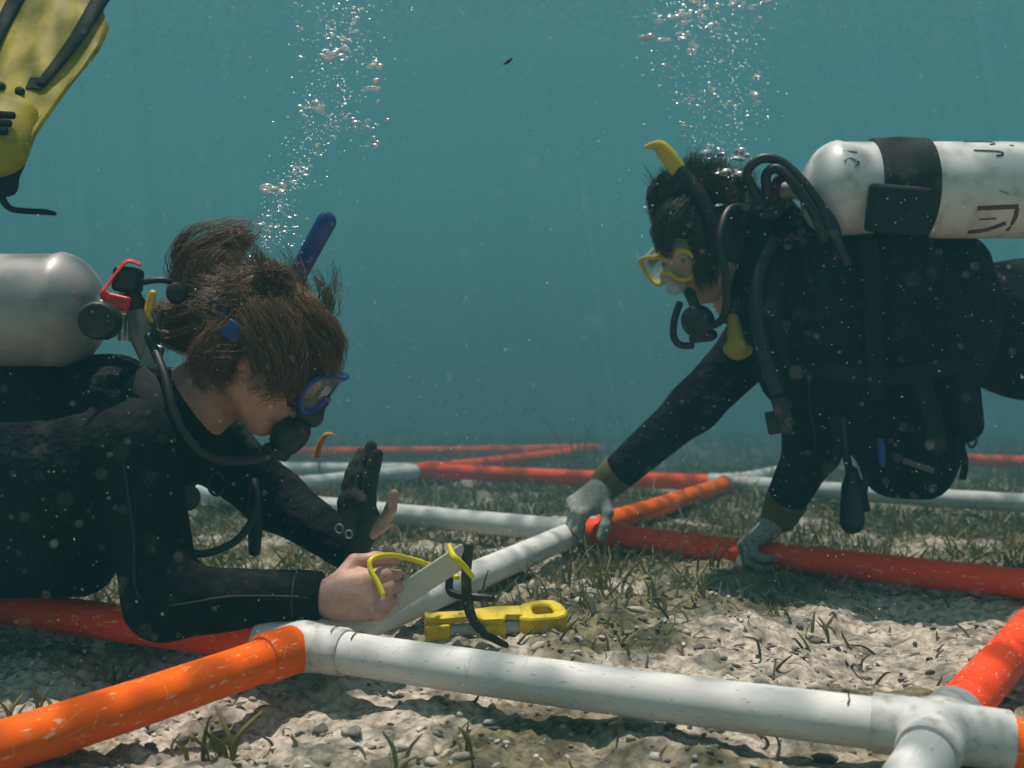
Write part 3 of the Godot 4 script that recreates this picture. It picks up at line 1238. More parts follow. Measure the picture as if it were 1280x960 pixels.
# ---------------------------------------------------------------- the left diver
func make_left_diver() -> void:
	var head_c := at(338, 446, 1.76)
	var h := frame(head_c, Vector3(0.60, 0.78, 0.06), Vector3(0.78, -0.60, 0.08))
	var pel := at(-300, 610, 1.86)
	var waist := at(-110, 600, 1.83)
	var chest := at(70, 580, 1.80)
	var top := at(180, 545, 1.79)
	var neck := at(248, 500, 1.78)
	var sh_n := at(165, 560, 1.63)
	var el_n := at(205, 752, 1.60)
	var wr_n := at(398, 748, 1.585)
	var sh_f := at(258, 552, 1.95)
	var el_f := at(345, 625, 2.02)
	var wr_f := at(440, 688, 1.93)
	var p := thing("person", "diver on the left in a black wetsuit, bent over a white tube, hair floating up", "person", at(60, 740, 1.8))
	# body
	var body := MB.new()
	body.skin([bone(pel, waist, 0.11, 0.10, 0.05), bone(waist, chest, 0.10, 0.11, 0.05), bone(chest, top, 0.11, 0.10, 0.05), bone(top, sh_n, 0.07, 0.055, 0.04), bone(top, sh_f, 0.07, 0.055, 0.04),
		bone(sh_n, el_n, 0.046, 0.038, 0.03), bone(el_n, wr_n, 0.038, 0.027, 0.02), bone(sh_f, el_f, 0.046, 0.038, 0.03), bone(el_f, wr_f, 0.038, 0.027, 0.02),
		bone(top, neck, 0.07, 0.06, 0.04), bone(neck, h * Vector3(0, -0.03, -0.02), 0.058, 0.056, 0.03),
		bone(pel, at(-520, 640, 1.95), 0.10, 0.07, 0.05), bone(pel, at(-520, 640, 1.75), 0.10, 0.07, 0.05)], 0.013)
	var hp := head_prims(h)
	hp.append(bone(h * Vector3(0, -0.05, -0.02), neck, 0.056, 0.059, 0.03))
	body.skin(hp, 0.0045)
	# near hand: bare, closed on the tube with the thumb on top
	var hx := frame(wr_n + Vector3(0.012, 0.0, 0), Vector3(0.97, 0.04, -0.16), Vector3(0.05, -0.22, -1))
	var near := hand_prims(hx, 1.0, 0.98, [[58, 92, 55, 2], [64, 96, 58, 1], [68, 98, 58, 0], [70, 98, 58, -1]], [Vector3(0.70, 0.62, 0.35), Vector3(0.10, 0.98, 0.20), Vector3(-0.10, 0.98, 0.22)])
	body.skin(near, 0.0032)
	# far hand: in a glove, raised; only the thumb is bare
	var fx := frame(wr_f + Vector3(0.004, 0.012, 0), Vector3(0.07, 1, 0.02), Vector3(0.62, 0.02, -0.78))
	var th := [Vector3(0.75, 0.6, 0.25), Vector3(0.35, 0.92, 0.2), Vector3(0.05, 0.98, 0.2)]
	body.skin(hand_prims(fx, -1.0, 0.96, [[2, 6, 5, 3], [2, 6, 5, 3], [6, 8, 6, -3], [8, 8, 6, -3]], th, "thumb"), 0.0035)
	var bp := part(body, "body", M.skin, p)
	add_face(h, bp)
	var tip: Vector3 = near[near.size() - 1][2]
	var tdir: Vector3 = (near[near.size() - 1][2] - near[near.size() - 1][1]).normalized()
	var nl := MB.new()
	nl.ball(Transform3D(frame(Vector3.ZERO, tdir, Vector3(0, 0.85, 0.5)).basis * Basis.from_scale(Vector3(0.0062, 0.0085, 0.0022)), tip + Vector3(0, 0.0068, 0.0042)), 8, 12)
	part(nl, "thumb_nail", M.nail, bp)
	# wetsuit
	var suit := MB.new()
	suit.skin([bone(pel, waist, 0.135, 0.13, 0.06), bone(waist, chest, 0.13, 0.135, 0.06), bone(chest, top, 0.135, 0.115, 0.05), bone(at(-100, 640, 1.72), at(110, 640, 1.71), 0.105, 0.10, 0.05),
		bone(at(-100, 640, 1.93), at(120, 620, 1.92), 0.10, 0.09, 0.05), bone(top, sh_n, 0.085, 0.072, 0.05), bone(top, sh_f, 0.085, 0.07, 0.05), bone(sh_n, el_n, 0.066, 0.056, 0.03), bone(el_n, wr_n - Vector3(0.035, 0, 0), 0.055, 0.042, 0.025),
		bone(sh_f, el_f, 0.066, 0.056, 0.03), bone(el_f, wr_f - (wr_f - el_f).normalized() * 0.03, 0.055, 0.042, 0.025), bone(top, at(226, 514, 1.78), 0.088, 0.070, 0.03),
		bone(pel, at(-520, 640, 1.95), 0.13, 0.09, 0.05), bone(pel, at(-520, 640, 1.75), 0.13, 0.09, 0.05)], 0.012)
	for e in [[el_n, wr_n, 0.0425], [el_f, wr_f, 0.042]]:
		var d: Vector3 = (e[1] - e[0]).normalized()
		suit.tube(PackedVector3Array([e[1] - d * 0.06, e[1] - d * 0.03, e[1] + d * 0.004, e[1] + d * 0.006]), PackedFloat32Array([e[2], e[2] + 0.001, e[2] - 0.002, e[2] - 0.006]), 24, 1)
	var sp := part(suit, "wetsuit", M.neoprene, p)
	# flat seams along the near sleeve, the side and round the elbow
	seam(sp, [sh_n + Vector3(0.01, 0.01, 0.073), sh_n.lerp(el_n, 0.5) + Vector3(0, 0, 0.0625), el_n + Vector3(-0.01, 0.012, 0.057), el_n.lerp(wr_n, 0.5) + Vector3(0, 0.016, 0.0475), wr_n + Vector3(-0.02, 0.012, 0.0425)], M.seam)
	seam(sp, [el_n.lerp(wr_n, 0.86) + Vector3(0, 0.0425, 0.004), el_n.lerp(wr_n, 0.86) + Vector3(0.002, 0.03, 0.033), el_n.lerp(wr_n, 0.86) + Vector3(0.002, 0.0, 0.0445), el_n.lerp(wr_n, 0.86) + Vector3(0, -0.032, 0.031)], M.seam)
	# pale logo at the far cuff: two small loops
	for e in [[424, 661, 0.0085], [436, 668, 0.0075]]:
		var c := at(e[0], e[1], 1.885)
		var ring := []
		for i in 9:
			var a := TAU * i / 8
			ring.append(c + Vector3(cos(a) * e[2] * 0.8, sin(a) * e[2], 0.002 * sin(a)))
		var mb := MB.new()
		mb.tube(bend(ring, 2), one(0.0016), 5, 0)
		part(mb, "logo", M.logo, sp)
	# glove
	var gl := MB.new()
	gl.skin(hand_prims(fx, -1.0, 0.96, [[0, 6, 5, 7], [2, 6, 5, 5], [8, 10, 6, -6], [10, 10, 6, -8]], th, "fingers", 0.0045), 0.0034)
	part(gl, "glove", M.glove_dark, p)
	# hair: close hair on the skull, a bunch floating up behind
	var hair := hair_on(h, 13000, 21, 0.065, Vector3(-0.35, -0.12, 0.0), 0.22, 0.25)
	var r := RandomNumberGenerator.new()
	r.seed = 9
	# flyaway hair lifted by the water
	var fly := hair_on(h, 1100, 57, 0.075, Vector3(-0.2, 0.25, 0.0), 0.75, 0.25)
	var at0 := hair.v.size()
	hair.v.append_array(fly.v)
	hair.n.append_array(fly.n)
	hair.uv.append_array(fly.uv)
	hair.c.append_array(fly.c)
	for i in fly.ix:
		hair.ix.append(i + at0)
	lock(hair, r, [at(280, 392, 1.78), at(248, 360, 1.79), at(252, 320, 1.80), at(290, 296, 1.80), at(326, 280, 1.80)], [0.03, 0.046, 0.044, 0.032, 0.012], 500)
	lock(hair, r, [at(290, 405, 1.78), at(256, 378, 1.79), at(250, 342, 1.80), at(274, 314, 1.80), at(316, 288, 1.80)], [0.034, 0.046, 0.044, 0.034, 0.010], 2600)
	lock(hair, r, [at(300, 400, 1.74), at(266, 372, 1.76), at(262, 338, 1.77), at(286, 316, 1.78)], [0.034, 0.036, 0.034, 0.020], 1400)
	lock(hair, r, [at(270, 400, 1.72), at(235, 412, 1.73), at(215, 400, 1.74), at(205, 385, 1.74)], [0.034, 0.04, 0.034, 0.020], 1200)
	lock(hair, r, [at(300, 360, 1.70), at(330, 345, 1.71), at(352, 340, 1.72), at(370, 352, 1.72)], [0.02, 0.018, 0.014, 0.012], 600)
	# loose curls over the ear and temple
	lock(hair, r, [at(330, 400, 1.675), at(352, 440, 1.665), at(350, 468, 1.665), at(330, 480, 1.67)], [0.044, 0.046, 0.040, 0.034], 1300)
	lock(hair, r, [at(375, 395, 1.69), at(402, 425, 1.69), at(408, 450, 1.695), at(395, 468, 1.70)], [0.034, 0.034, 0.030, 0.026], 900)
	lock(hair, r, [at(290, 415, 1.68), at(268, 440, 1.68), at(262, 462, 1.685), at(275, 478, 1.69)], [0.040, 0.040, 0.034, 0.028], 800)
	part(hair, "hair", M.hair, p)
	var cap := MB.new()
	cap.skin([egg(h * Vector3(0, 0.036, -0.020), h.basis, Vector3(0.083, 0.094, 0.099), 0.01), egg(h * Vector3(0, -0.005, -0.045), h.basis, Vector3(0.080, 0.06, 0.062), 0.03), bone(h * Vector3(0, 0.03, -0.08), at(262, 350, 1.79), 0.045, 0.034, 0.03), bone(at(262, 350, 1.79), at(284, 312, 1.80), 0.03, 0.012, 0.02)], 0.007)
	part(cap, "hair_mass", M.hair_deep, p)
	# mask and snorkel
	make_mask("blue framed diving mask on the left diver's face", Transform3D(h.basis * 1.08, h * Vector3(0, -0.002, -0.008)), M.blue, M.black_silicone, M.blue_deep, 1.16)
	var s := thing("snorkel", "plain blue snorkel tube sticking up from the left diver's head", "snorkel", at(365, 365, 1.85))
	var mb := MB.new()
	var pts := bend([at(388, 505, 1.86), at(352, 450, 1.875), at(348, 395, 1.87), at(376, 336, 1.84), at(408, 277, 1.83)], 5)
	mb.tube(pts, fade([0.014, 0.0165, 0.0175], pts.size()), 14, 2)
	part(mb, "barrel", M.blue_deep, s)
	mb = MB.new()
	mb.rbox(frame(at(347, 400, 1.865), Vector3(0.1, 1, 0), Vector3(0, 0, 1)), Vector3(0.02, 0.012, 0.012), 0.005)
	part(mb, "keeper", M.rubber, s)
	# tank
	var ax := frame(at(78, 389, 1.755) - Vector3(0.56, 0.0, 0.0), Vector3(1, 0.0, 0.03), Vector3(0, 0, 1))
	var tk := thing("scuba_tank", "dull silver tank on the left diver's back with red tape at its valve", "scuba tank", at(40, 389, 1.755))
	mb = MB.new()
	mb.lathe(tank_profile(0.0935, 0.56), ax, 36)
	part(mb, "cylinder", M.silver, tk)
	mb = MB.new()
	mb.lathe([Vector2(0.094, 0.395), Vector2(0.0975, 0.397), Vector2(0.0975, 0.447), Vector2(0.094, 0.449)], ax, 36)
	part(mb, "tank_band", M.webbing, tk)
	mb = MB.new()
	var vx := ax * Vector3(0, 0.66, 0)
	mb.tube(PackedVector3Array([ax * Vector3(0, 0.635, 0), ax * Vector3(0, 0.70, 0)]), one(0.017), 14, 1)
	mb.tube(PackedVector3Array([vx + Vector3(0.015, -0.05, 0.0), vx + Vector3(0.018, 0.055, 0.0)]), one(0.015), 14, 1)
	part(mb, "valve", M.chrome, tk)
	mb = MB.new()
	mb.lathe([Vector2(0.001, 0.03), Vector2(0.024, 0.03), Vector2(0.030, 0.022), Vector2(0.030, -0.018), Vector2(0.024, -0.026), Vector2(0.001, -0.026)], frame(at(126, 401, 1.64), Vector3(0.15, 0, 1), Vector3.UP), 14)
	part(mb, "valve_knob", M.rubber, tk)
	var ve := thing("buoyancy_vest", "black buoyancy vest round the left diver's back and ribs", "dive vest", at(40, 700, 1.75))
	mb = MB.new()
	mb.skin([bone(at(-90, 520, 1.77), at(140, 505, 1.77), 0.085, 0.085, 0.05), bone(at(-90, 600, 1.67), at(95, 590, 1.665), 0.095, 0.095, 0.05), bone(at(-60, 670, 1.69), at(80, 660, 1.69), 0.075, 0.07, 0.04), bone(at(-90, 600, 1.92), at(110, 590, 1.92), 0.10, 0.10, 0.05), bone(at(-120, 700, 1.74), at(100, 700, 1.72), 0.065, 0.06, 0.04), bone(at(140, 490, 1.70), at(200, 540, 1.68), 0.04, 0.035, 0.02)], 0.011)
	part(mb, "bladder", M.nylon, ve)
	mb = MB.new()
	mb.tube(bend([at(168, 470, 1.66), at(200, 505, 1.635), at(214, 560, 1.64), at(200, 620, 1.66)], 5), one(0.022), 10, 1, Vector2(1, 0.25), Vector3(1, 0, 0.2))
	part(mb, "shoulder_strap", M.webbing, ve)
	mb = MB.new()
	mb.rbox(frame(at(190, 446, 1.69), Vector3(0.3, 1, 0), Vector3(0, 0, 1)), Vector3(0.016, 0.022, 0.008), 0.006)
	part(mb, "buckle", M.chrome_dull, ve)
	# regulator
	var rg := thing("regulator", "left diver's black regulator with round mouthpiece cover and hoses", "regulator", at(160, 370, 1.72))
	mb = MB.new()
	mb.rbox(frame(at(160, 350, 1.71), Vector3(0.1, 1, 0), Vector3(0, 0, 1)), Vector3(0.021, 0.021, 0.021), 0.009)
	mb.tube(PackedVector3Array([at(163, 365, 1.71), at(176, 395, 1.72)]), PackedFloat32Array([0.014, 0.018]), 14, 1)
	var fs := part(mb, "first_stage", M.rubber, rg)
	mb = MB.new()
	mb.tube(PackedVector3Array([at(174, 388, 1.715), at(180, 420, 1.715), at(188, 446, 1.715)]), PackedFloat32Array([0.020, 0.023, 0.018]), 16, 1)
	part(mb, "yoke", M.chrome_dull, fs)
	mb = MB.new()
	pts = bend([at(176, 353, 1.71), at(200, 350, 1.71), at(216, 354, 1.72), at(226, 368, 1.73), at(240, 400, 1.76)], 5)
	mb.tube(pts, one(0.0052), 8, 1)
	part(mb, "hose", M.rubber, rg)
	mb = MB.new()
	mb.lathe([Vector2(0.001, 0.010), Vector2(0.014, 0.010), Vector2(0.017, 0.004), Vector2(0.017, -0.008), Vector2(0.001, -0.010)], frame(at(221, 366, 1.70), Vector3(0.3, 0.2, 1), Vector3.UP), 14)
	part(mb, "swivel", M.rubber, rg)
	mb = MB.new()
	pts = bend([at(186, 420, 1.69), at(206, 470, 1.645), at(222, 530, 1.625), at(262, 572, 1.65), at(320, 574, 1.71), at(358, 558, 1.735)], 6)
	mb.tube(pts, one(0.0075), 9, 1)
	part(mb, "hose", M.rubber, rg)
	make_second_stage(rg, at(364, 546, 1.745), Vector3(0.72, -0.60, 0.35), Vector3(0.5, 0.8, 0), h * Vector3(0, -0.062, 0.088), M.rubber)
	# the red and yellow bits round the valve
	var rt := thing("red_tape", "loop of red plastic tape knotted round the left tank valve", "tape", at(150, 360, 1.69))
	mb = MB.new()
	pts = bend([at(176, 331, 1.70), at(160, 326, 1.695), at(146, 340, 1.69), at(133, 358, 1.685), at(128, 366, 1.68), at(138, 374, 1.68), at(156, 380, 1.685)], 5)
	mb.tube(pts, fade([0.010, 0.011, 0.008, 0.008, 0.008, 0.012, 0.014], pts.size()), 8, 1, Vector2(0.25, 1), Vector3(0.2, 0.9, 0.2))
	part(mb, "loop", M.red_tape, rt)
	mb = MB.new()
	mb.rbox(frame(at(148, 378, 1.672), Vector3(0.9, -0.2, 0), Vector3(0, 0, 1)), Vector3(0.012, 0.017, 0.008), 0.004)
	part(mb, "knot", M.red_tape, rt)
	mb = MB.new()
	mb.tube(bend([at(191, 367, 1.68), at(187, 382, 1.68), at(185, 392, 1.68), at(190, 401, 1.69)], 4), fade([0.006, 0.0078, 0.005, 0.003], 13), 8, 2)
	single(mb, "yellow_tag", M.yellow_dull, at(188, 385, 1.68), "small yellow tag sticking up beside the left tank valve", "tag")
	# clips and hoses hanging at the chest
	mb = MB.new()
	var ring := []
	for i in 11:
		var a := 0.5 + TAU * i / 11.0 * 0.95
		ring.append(at(270, 605, 1.72) + Vector3(0.013 * cos(a), 0.019 * sin(a), 0.004 * sin(a)))
	mb.tube(bend(ring, 3), one(0.0026), 7, 2)
	single(mb, "carabiner", M.dark_metal, at(270, 605, 1.72), "small dark clip ring hanging under the left diver's chest", "clip")
	var gg := thing("pressure_gauge", "black gauge with a red edge hanging from the left diver", "gauge", at(236, 622, 1.66))
	mb = MB.new()
	mb.lathe([Vector2(0.001, 0.012), Vector2(0.017, 0.012), Vector2(0.021, 0.006), Vector2(0.021, -0.010), Vector2(0.001, -0.014)], frame(at(233, 622, 1.66), Vector3(0.6, 0.1, 0.8), Vector3.UP), 18)
	part(mb, "housing", M.rubber, gg)
	mb = MB.new()
	mb.tube(bend([at(224, 614, 1.64), at(225, 626, 1.635), at(230, 636, 1.637)], 4), fade([0.0036, 0.004, 0.003], 9), 6, 2)
	part(mb, "edge_strip", M.red_tape, gg)
	mb = MB.new()
	pts = bend([at(200, 672, 1.66), at(235, 690, 1.67), at(265, 690, 1.70), at(300, 672, 1.75), at(318, 640, 1.80), at(318, 600, 1.84)], 5)
	mb.tube(pts, one(0.0065), 8, 1)
	part(mb, "hose", M.rubber, gg)
	mb = MB.new()
	mb.tube(PackedVector3Array([at(318, 615, 1.86), at(319, 650, 1.86), at(318, 688, 1.86)]), PackedFloat32Array([0.010, 0.014, 0.011]), 10, 2)
	single(mb, "dangling_grip", M.rubber, at(318, 640, 1.86), "short black grip dangling below the left diver's far arm", "grip")


func make_tool() -> void:
	# the white tube in the hand
	var a := at(476, 762, 1.645)
	var b := at(584, 691, 1.67)
	var t := thing("slate_tube", "translucent white plastic tube held in the left diver's bare hand", "tube", a)
	var mb := MB.new()
	mb.tube(PackedVector3Array([a, a.lerp(b, 0.5), b.lerp(a, 0.02), b]), PackedFloat32Array([0.0225, 0.0225, 0.0225, 0.020]), 24, 1, Vector2(1, 0.30), Vector3(0.4, 1, 0.25))
	part(mb, "barrel", M.milky, t)
	mb = MB.new()
	var pts := bend([at(478, 742, 1.57), at(472, 728, 1.575), at(463, 712, 1.58), at(466, 698, 1.59), at(490, 694, 1.62), at(525, 702, 1.68), at(552, 712, 1.70), at(572, 722, 1.68)], 6)
	mb.tube(pts, one(0.0042), 9, 2)
	part(mb, "cord", M.cord_yellow, t, "bright yellow rubber cord looped from hand to tube")
	mb = MB.new()
	pts = bend([at(561, 680, 1.66), at(566, 694, 1.632), at(578, 706, 1.63), at(592, 722, 1.645)], 5)
	mb.tube(pts, fade([0.003, 0.005, 0.005, 0.004], pts.size()), 8, 1, Vector2(1, 0.35), Vector3(1, 0.6, 0.2))
	part(mb, "end_band", M.cord_yellow, t)
	# yellow hand reel lying on the sand
	var o := at(618, 772, 1.80)
	o.y = ground(o.x, o.z) + 0.012
	var rl := thing("hand_reel", "yellow plastic hand reel with a square grip hole lying on the sand", "hand reel", o)
	var px := 1.80 / F
	var fr := Transform3D(Basis(Vector3(0.985, 0.03, 0.17), 0.06), o)
	fr.basis = Basis(Vector3(0.986, 0.035, -0.16), Vector3(0.10, 0.30, -0.95).normalized(), Vector3(0, 0.955, 0.30)).orthonormalized()
	# local x to the right, y away along the ground, z up
	var outer := PackedVector2Array()
	var inner := PackedVector2Array()
	for q in [Vector2(0.040, -0.024), Vector2(0.058, -0.030), Vector2(0.104, -0.030), Vector2(0.118, -0.024), Vector2(0.124, -0.010), Vector2(0.120, 0.012), Vector2(0.108, 0.028), Vector2(0.092, 0.032), Vector2(0.066, 0.030), Vector2(0.048, 0.022), Vector2(0.040, 0.010), Vector2(0.038, -0.008)]:
		outer.append(q)
	for q in [Vector2(0.066, -0.010), Vector2(0.072, -0.014), Vector2(0.094, -0.014), Vector2(0.099, -0.012), Vector2(0.101, -0.006), Vector2(0.099, 0.006), Vector2(0.095, 0.013), Vector2(0.088, 0.015), Vector2(0.072, 0.015), Vector2(0.067, 0.012), Vector2(0.065, 0.004), Vector2(0.065, -0.004)]:
		inner.append(q)
	mb = MB.new()
	mb.ring_plate(outer, inner, Transform3D(fr.basis, fr * Vector3(0, 0, 0.020)), 0.034, 0.003)
	part(mb, "grip", M.yellow, rl)
	mb = MB.new()
	mb.plate(PackedVector2Array([Vector2(-0.118, -0.012), Vector2(-0.04, -0.010), Vector2(-0.02, -0.026), Vector2(0.012, -0.026), Vector2(0.018, -0.012), Vector2(0.046, -0.016), Vector2(0.046, 0.014), Vector2(0.0, 0.018), Vector2(-0.06, 0.010), Vector2(-0.118, 0.014)]), Transform3D(fr.basis, fr * Vector3(0, 0, 0.034)), 0.010, 0.002)
	part(mb, "frame", M.yellow, rl)
	mb = MB.new()
	mb.rbox(Transform3D(fr.basis, fr * Vector3(-0.098, -0.004, 0.012)), Vector3(0.021, 0.016, 0.018), 0.004)
	part(mb, "end_block", M.yellow, rl)
	mb = MB.new()
	mb.rbox(Transform3D(fr.basis, fr * Vector3(-0.002, -0.016, 0.010)), Vector3(0.018, 0.012, 0.020), 0.004)
	part(mb, "foot", M.yellow, rl)
	mb = MB.new()
	mb.tube(PackedVector3Array([fr * Vector3(-0.085, -0.006, 0.012), fr * Vector3(-0.018, -0.006, 0.012)]), one(0.011), 14, 2)
	mb.tube(PackedVector3Array([fr * Vector3(0.012, -0.006, 0.012), fr * Vector3(0.050, -0.006, 0.012)]), one(0.014), 14, 2)
	part(mb, "spindle", M.pale_plastic, rl)
	var st := thing("black_strap", "black rubber strap hanging from the white tube onto the yellow reel", "strap", at(585, 740, 1.73))
	mb = MB.new()
	pts = bend([at(585, 684, 1.66), at(583, 710, 1.665), at(583, 735, 1.715), at(585, 756, 1.73), at(592, 776, 1.735), at(606, 792, 1.74), at(632, 806, 1.72)], 5)
	mb.tube(pts, fade([0.0095, 0.0085, 0.009, 0.0095, 0.009, 0.008, 0.006], pts.size()), 9, 2, Vector2(1, 0.4), Vector3(1, 0, 0.2))
	part(mb, "strap", M.rubber, st)
	mb = MB.new()
	pts = bend([at(562, 722, 1.76), at(562, 738, 1.755), at(572, 744, 1.745), at(592, 746, 1.735), at(614, 748, 1.735)], 5)
	mb.tube(pts, one(0.0068), 9, 2)
	part(mb, "hook", M.rubber, st)


# ---------------------------------------------------------------- the right diver
func make_right_diver() -> void:
	var head_c := at(872, 305, 2.30)
	var h := frame(head_c, Vector3(-0.48, 0.72, 0.25), Vector3(-0.62, -0.60, 0.45))
	var neck := at(928, 365, 2.35)
	var chest := at(1010, 385, 2.36)
	var waist := at(1150, 395, 2.40)
	var pel := at(1290, 412, 2.46)
	var sh_n := at(1000, 440, 2.22)
	var el_n := at(1016, 560, 2.24)
	var wr_n := at(974, 645, 2.38)
	var sh_f := at(944, 430, 2.47)
	var el_f := at(868, 508, 2.52)
	var wr_f := at(756, 606, 2.62)
	var p := thing("person", "diver on the right in black, hovering flat, reaching pale gloves to the pipe joints", "person", at(1010, 660, 2.36))
	var body := MB.new()
	body.skin([bone(neck, chest, 0.07, 0.11, 0.05), bone(chest, waist, 0.11, 0.10, 0.05), bone(waist, pel, 0.10, 0.12, 0.05), bone(chest, sh_n, 0.07, 0.05, 0.04), bone(chest, sh_f, 0.07, 0.05, 0.04),
		bone(sh_n, el_n, 0.045, 0.038, 0.03), bone(el_n, wr_n, 0.038, 0.028, 0.02), bone(sh_f, el_f, 0.045, 0.038, 0.03), bone(el_f, wr_f, 0.038, 0.028, 0.02), bone(neck, head_c, 0.056, 0.056, 0.03),
		bone(pel, at(1560, 440, 2.52), 0.11, 0.07, 0.05), bone(pel, at(1560, 420, 2.74), 0.11, 0.07, 0.05)], 0.014)
	var hp := head_prims(h)
	hp.append(bone(h * Vector3(0, -0.05, -0.02), neck, 0.056, 0.060, 0.03))
	body.skin(hp, 0.0055)
	var bp := part(body, "body", M.skin, p)
	add_face(h, bp)
	var suit := MB.new()
	suit.skin([bone(at(940, 372, 2.35), chest, 0.082, 0.135, 0.05), bone(chest, waist, 0.135, 0.13, 0.06), bone(waist, pel, 0.13, 0.15, 0.06), bone(chest, sh_n, 0.09, 0.072, 0.05), bone(chest, sh_f, 0.09, 0.072, 0.05),
		bone(sh_n, el_n, 0.068, 0.058, 0.03), bone(el_n, wr_n + Vector3(0.012, 0.03, 0), 0.056, 0.045, 0.025), bone(sh_f, el_f, 0.070, 0.060, 0.03), bone(el_f, wr_f - (wr_f - el_f).normalized() * 0.02, 0.058, 0.044, 0.025),
		bone(pel, at(1560, 440, 2.52), 0.14, 0.10, 0.06), bone(pel, at(1560, 420, 2.74), 0.14, 0.10, 0.06)], 0.013)
	var sp := part(suit, "wetsuit", M.neoprene, p)
	seam(sp, [sh_f + Vector3(0, -0.02, 0.067), sh_f.lerp(el_f, 0.5) + Vector3(0, -0.01, 0.064), el_f + Vector3(0, 0.0, 0.059), el_f.lerp(wr_f, 0.5) + Vector3(0, 0.0, 0.051), wr_f + Vector3(0.02, 0.01, 0.044)], M.seam)
	seam(sp, [sh_n + Vector3(0, -0.03, 0.069), sh_n.lerp(el_n, 0.55) + Vector3(-0.012, 0, 0.061), el_n + Vector3(-0.012, 0, 0.055), el_n.lerp(wr_n, 0.6) + Vector3(-0.01, 0, 0.048)], M.seam)
	# gloves with olive cuffs
	var curl := [[40, 55, 30, 4], [48, 58, 32, 1], [52, 60, 32, -2], [56, 60, 32, -6]]
	var th := [Vector3(0.8, 0.5, 0.35), Vector3(0.45, 0.8, 0.4), Vector3(0.2, 0.85, 0.5)]
	var f1 := frame(wr_f + Vector3(-0.010, -0.006, 0.02), Vector3(-0.72, -0.55, 0.35), Vector3(0.25, -0.75, -0.5))
	var f2 := frame(wr_n + Vector3(-0.006, -0.012, 0.0), Vector3(-0.72, -0.52, 0.10), Vector3(0.30, -0.85, 0.25))
	for e in [[f1, 1.0, el_f, wr_f], [f2, -1.0, el_n, wr_n]]:
		var g := MB.new()
		g.skin(hand_prims(e[0], e[1], 0.98, curl, th, "all", 0.003), 0.004)
		var gp := part(g, "glove", M.glove_pale, p)
		var d: Vector3 = (e[3] - e[2]).normalized()
		var mb := MB.new()
		mb.tube(PackedVector3Array([e[3] - d * 0.058, e[3] - d * 0.052, e[3] - d * 0.02, e[3] + d * 0.012, e[3] + d * 0.016]), PackedFloat32Array([0.040, 0.0465, 0.044, 0.039, 0.033]), 20, 1)
		part(mb, "cuff", M.olive, gp)
	var hair := hair_on(h, 11000, 33, 0.085, Vector3(0.15, 0.30, 0.0), 0.30, 0.3)
	var r := RandomNumberGenerator.new()
	r.seed = 4
	lock(hair, r, [at(835, 275, 2.28), at(826, 250, 2.28), at(828, 232, 2.28), at(836, 216, 2.28)], [0.036, 0.030, 0.020, 0.008], 900)
	lock(hair, r, [at(880, 285, 2.28), at(896, 262, 2.28), at(906, 246, 2.28), at(915, 235, 2.28)], [0.04, 0.035, 0.03, 0.02], 900)
	lock(hair, r, [at(850, 262, 2.20), at(832, 285, 2.19), at(828, 306, 2.19), at(840, 318, 2.19)], [0.03, 0.026, 0.02, 0.014], 700)
	lock(hair, r, [at(880, 290, 2.19), at(884, 320, 2.18), at(882, 345, 2.18), at(890, 362, 2.19)], [0.035, 0.03, 0.024, 0.016], 700)
	part(hair, "hair", M.hair_dark, p)
	var cap := MB.new()
	cap.skin([egg(h * Vector3(0, 0.040, -0.022), h.basis, Vector3(0.085, 0.096, 0.101), 0.01), bone(head_c + Vector3(0.02, 0.01, 0), at(925, 330, 2.33), 0.08, 0.06, 0.03)], 0.008)
	part(cap, "hair_mass", M.hair_dark, p)
	make_mask("yellow rimmed clear diving mask on the right diver's face", Transform3D(h.basis * 1.05, h * Vector3(0, -0.002, -0.006)), M.yellow_dull, M.clear_silicone, M.black_silicone)
	# snorkel
	var s := thing("snorkel", "black snorkel with a bent yellow tip beside the right diver's head", "snorkel", at(860, 230, 2.22))
	var mb := MB.new()
	var pts := bend([at(884, 345, 2.19), at(890, 300, 2.19), at(882, 258, 2.20), at(862, 228, 2.21), at(845, 209, 2.22)], 5)
	mb.tube(pts, one(0.0160), 14, 1)
	part(mb, "barrel", M.rubber, s)
	mb = MB.new()
	pts = bend([at(846, 210, 2.22), at(834, 194, 2.22), at(825, 184, 2.22), at(816, 182, 2.22), at(806, 184, 2.22)], 5)
	mb.tube(pts, fade([0.0185, 0.018, 0.0155, 0.009, 0.003], pts.size()), 14, 2)
	part(mb, "tip", M.yellow_dull, s)
	# regulator
	var rg := thing("regulator", "right diver's black regulator with hoses arching over the shoulder", "regulator", at(940, 300, 2.25))
	make_second_stage(rg, at(872, 402, 2.22), Vector3(-0.55, -0.35, 0.70), Vector3(-0.3, 0.9, 0.2), h * Vector3(0, -0.062, 0.088), M.rubber)
	mb = MB.new()
	mb.rbox(frame(at(958, 258, 2.22), Vector3(1, 0.1, 0), Vector3(0, 0, 1)), Vector3(0.030, 0.028, 0.03), 0.012)
	mb.lathe([Vector2(0.001, 0.05), Vector2(0.022, 0.05), Vector2(0.026, 0.044), Vector2(0.026, 0.0), Vector2(0.001, 0.0)], frame(at(945, 258, 2.22), Vector3(-0.2, 0.25, 1), Vector3.UP), 16)
	part(mb, "first_stage", M.rubber, rg)
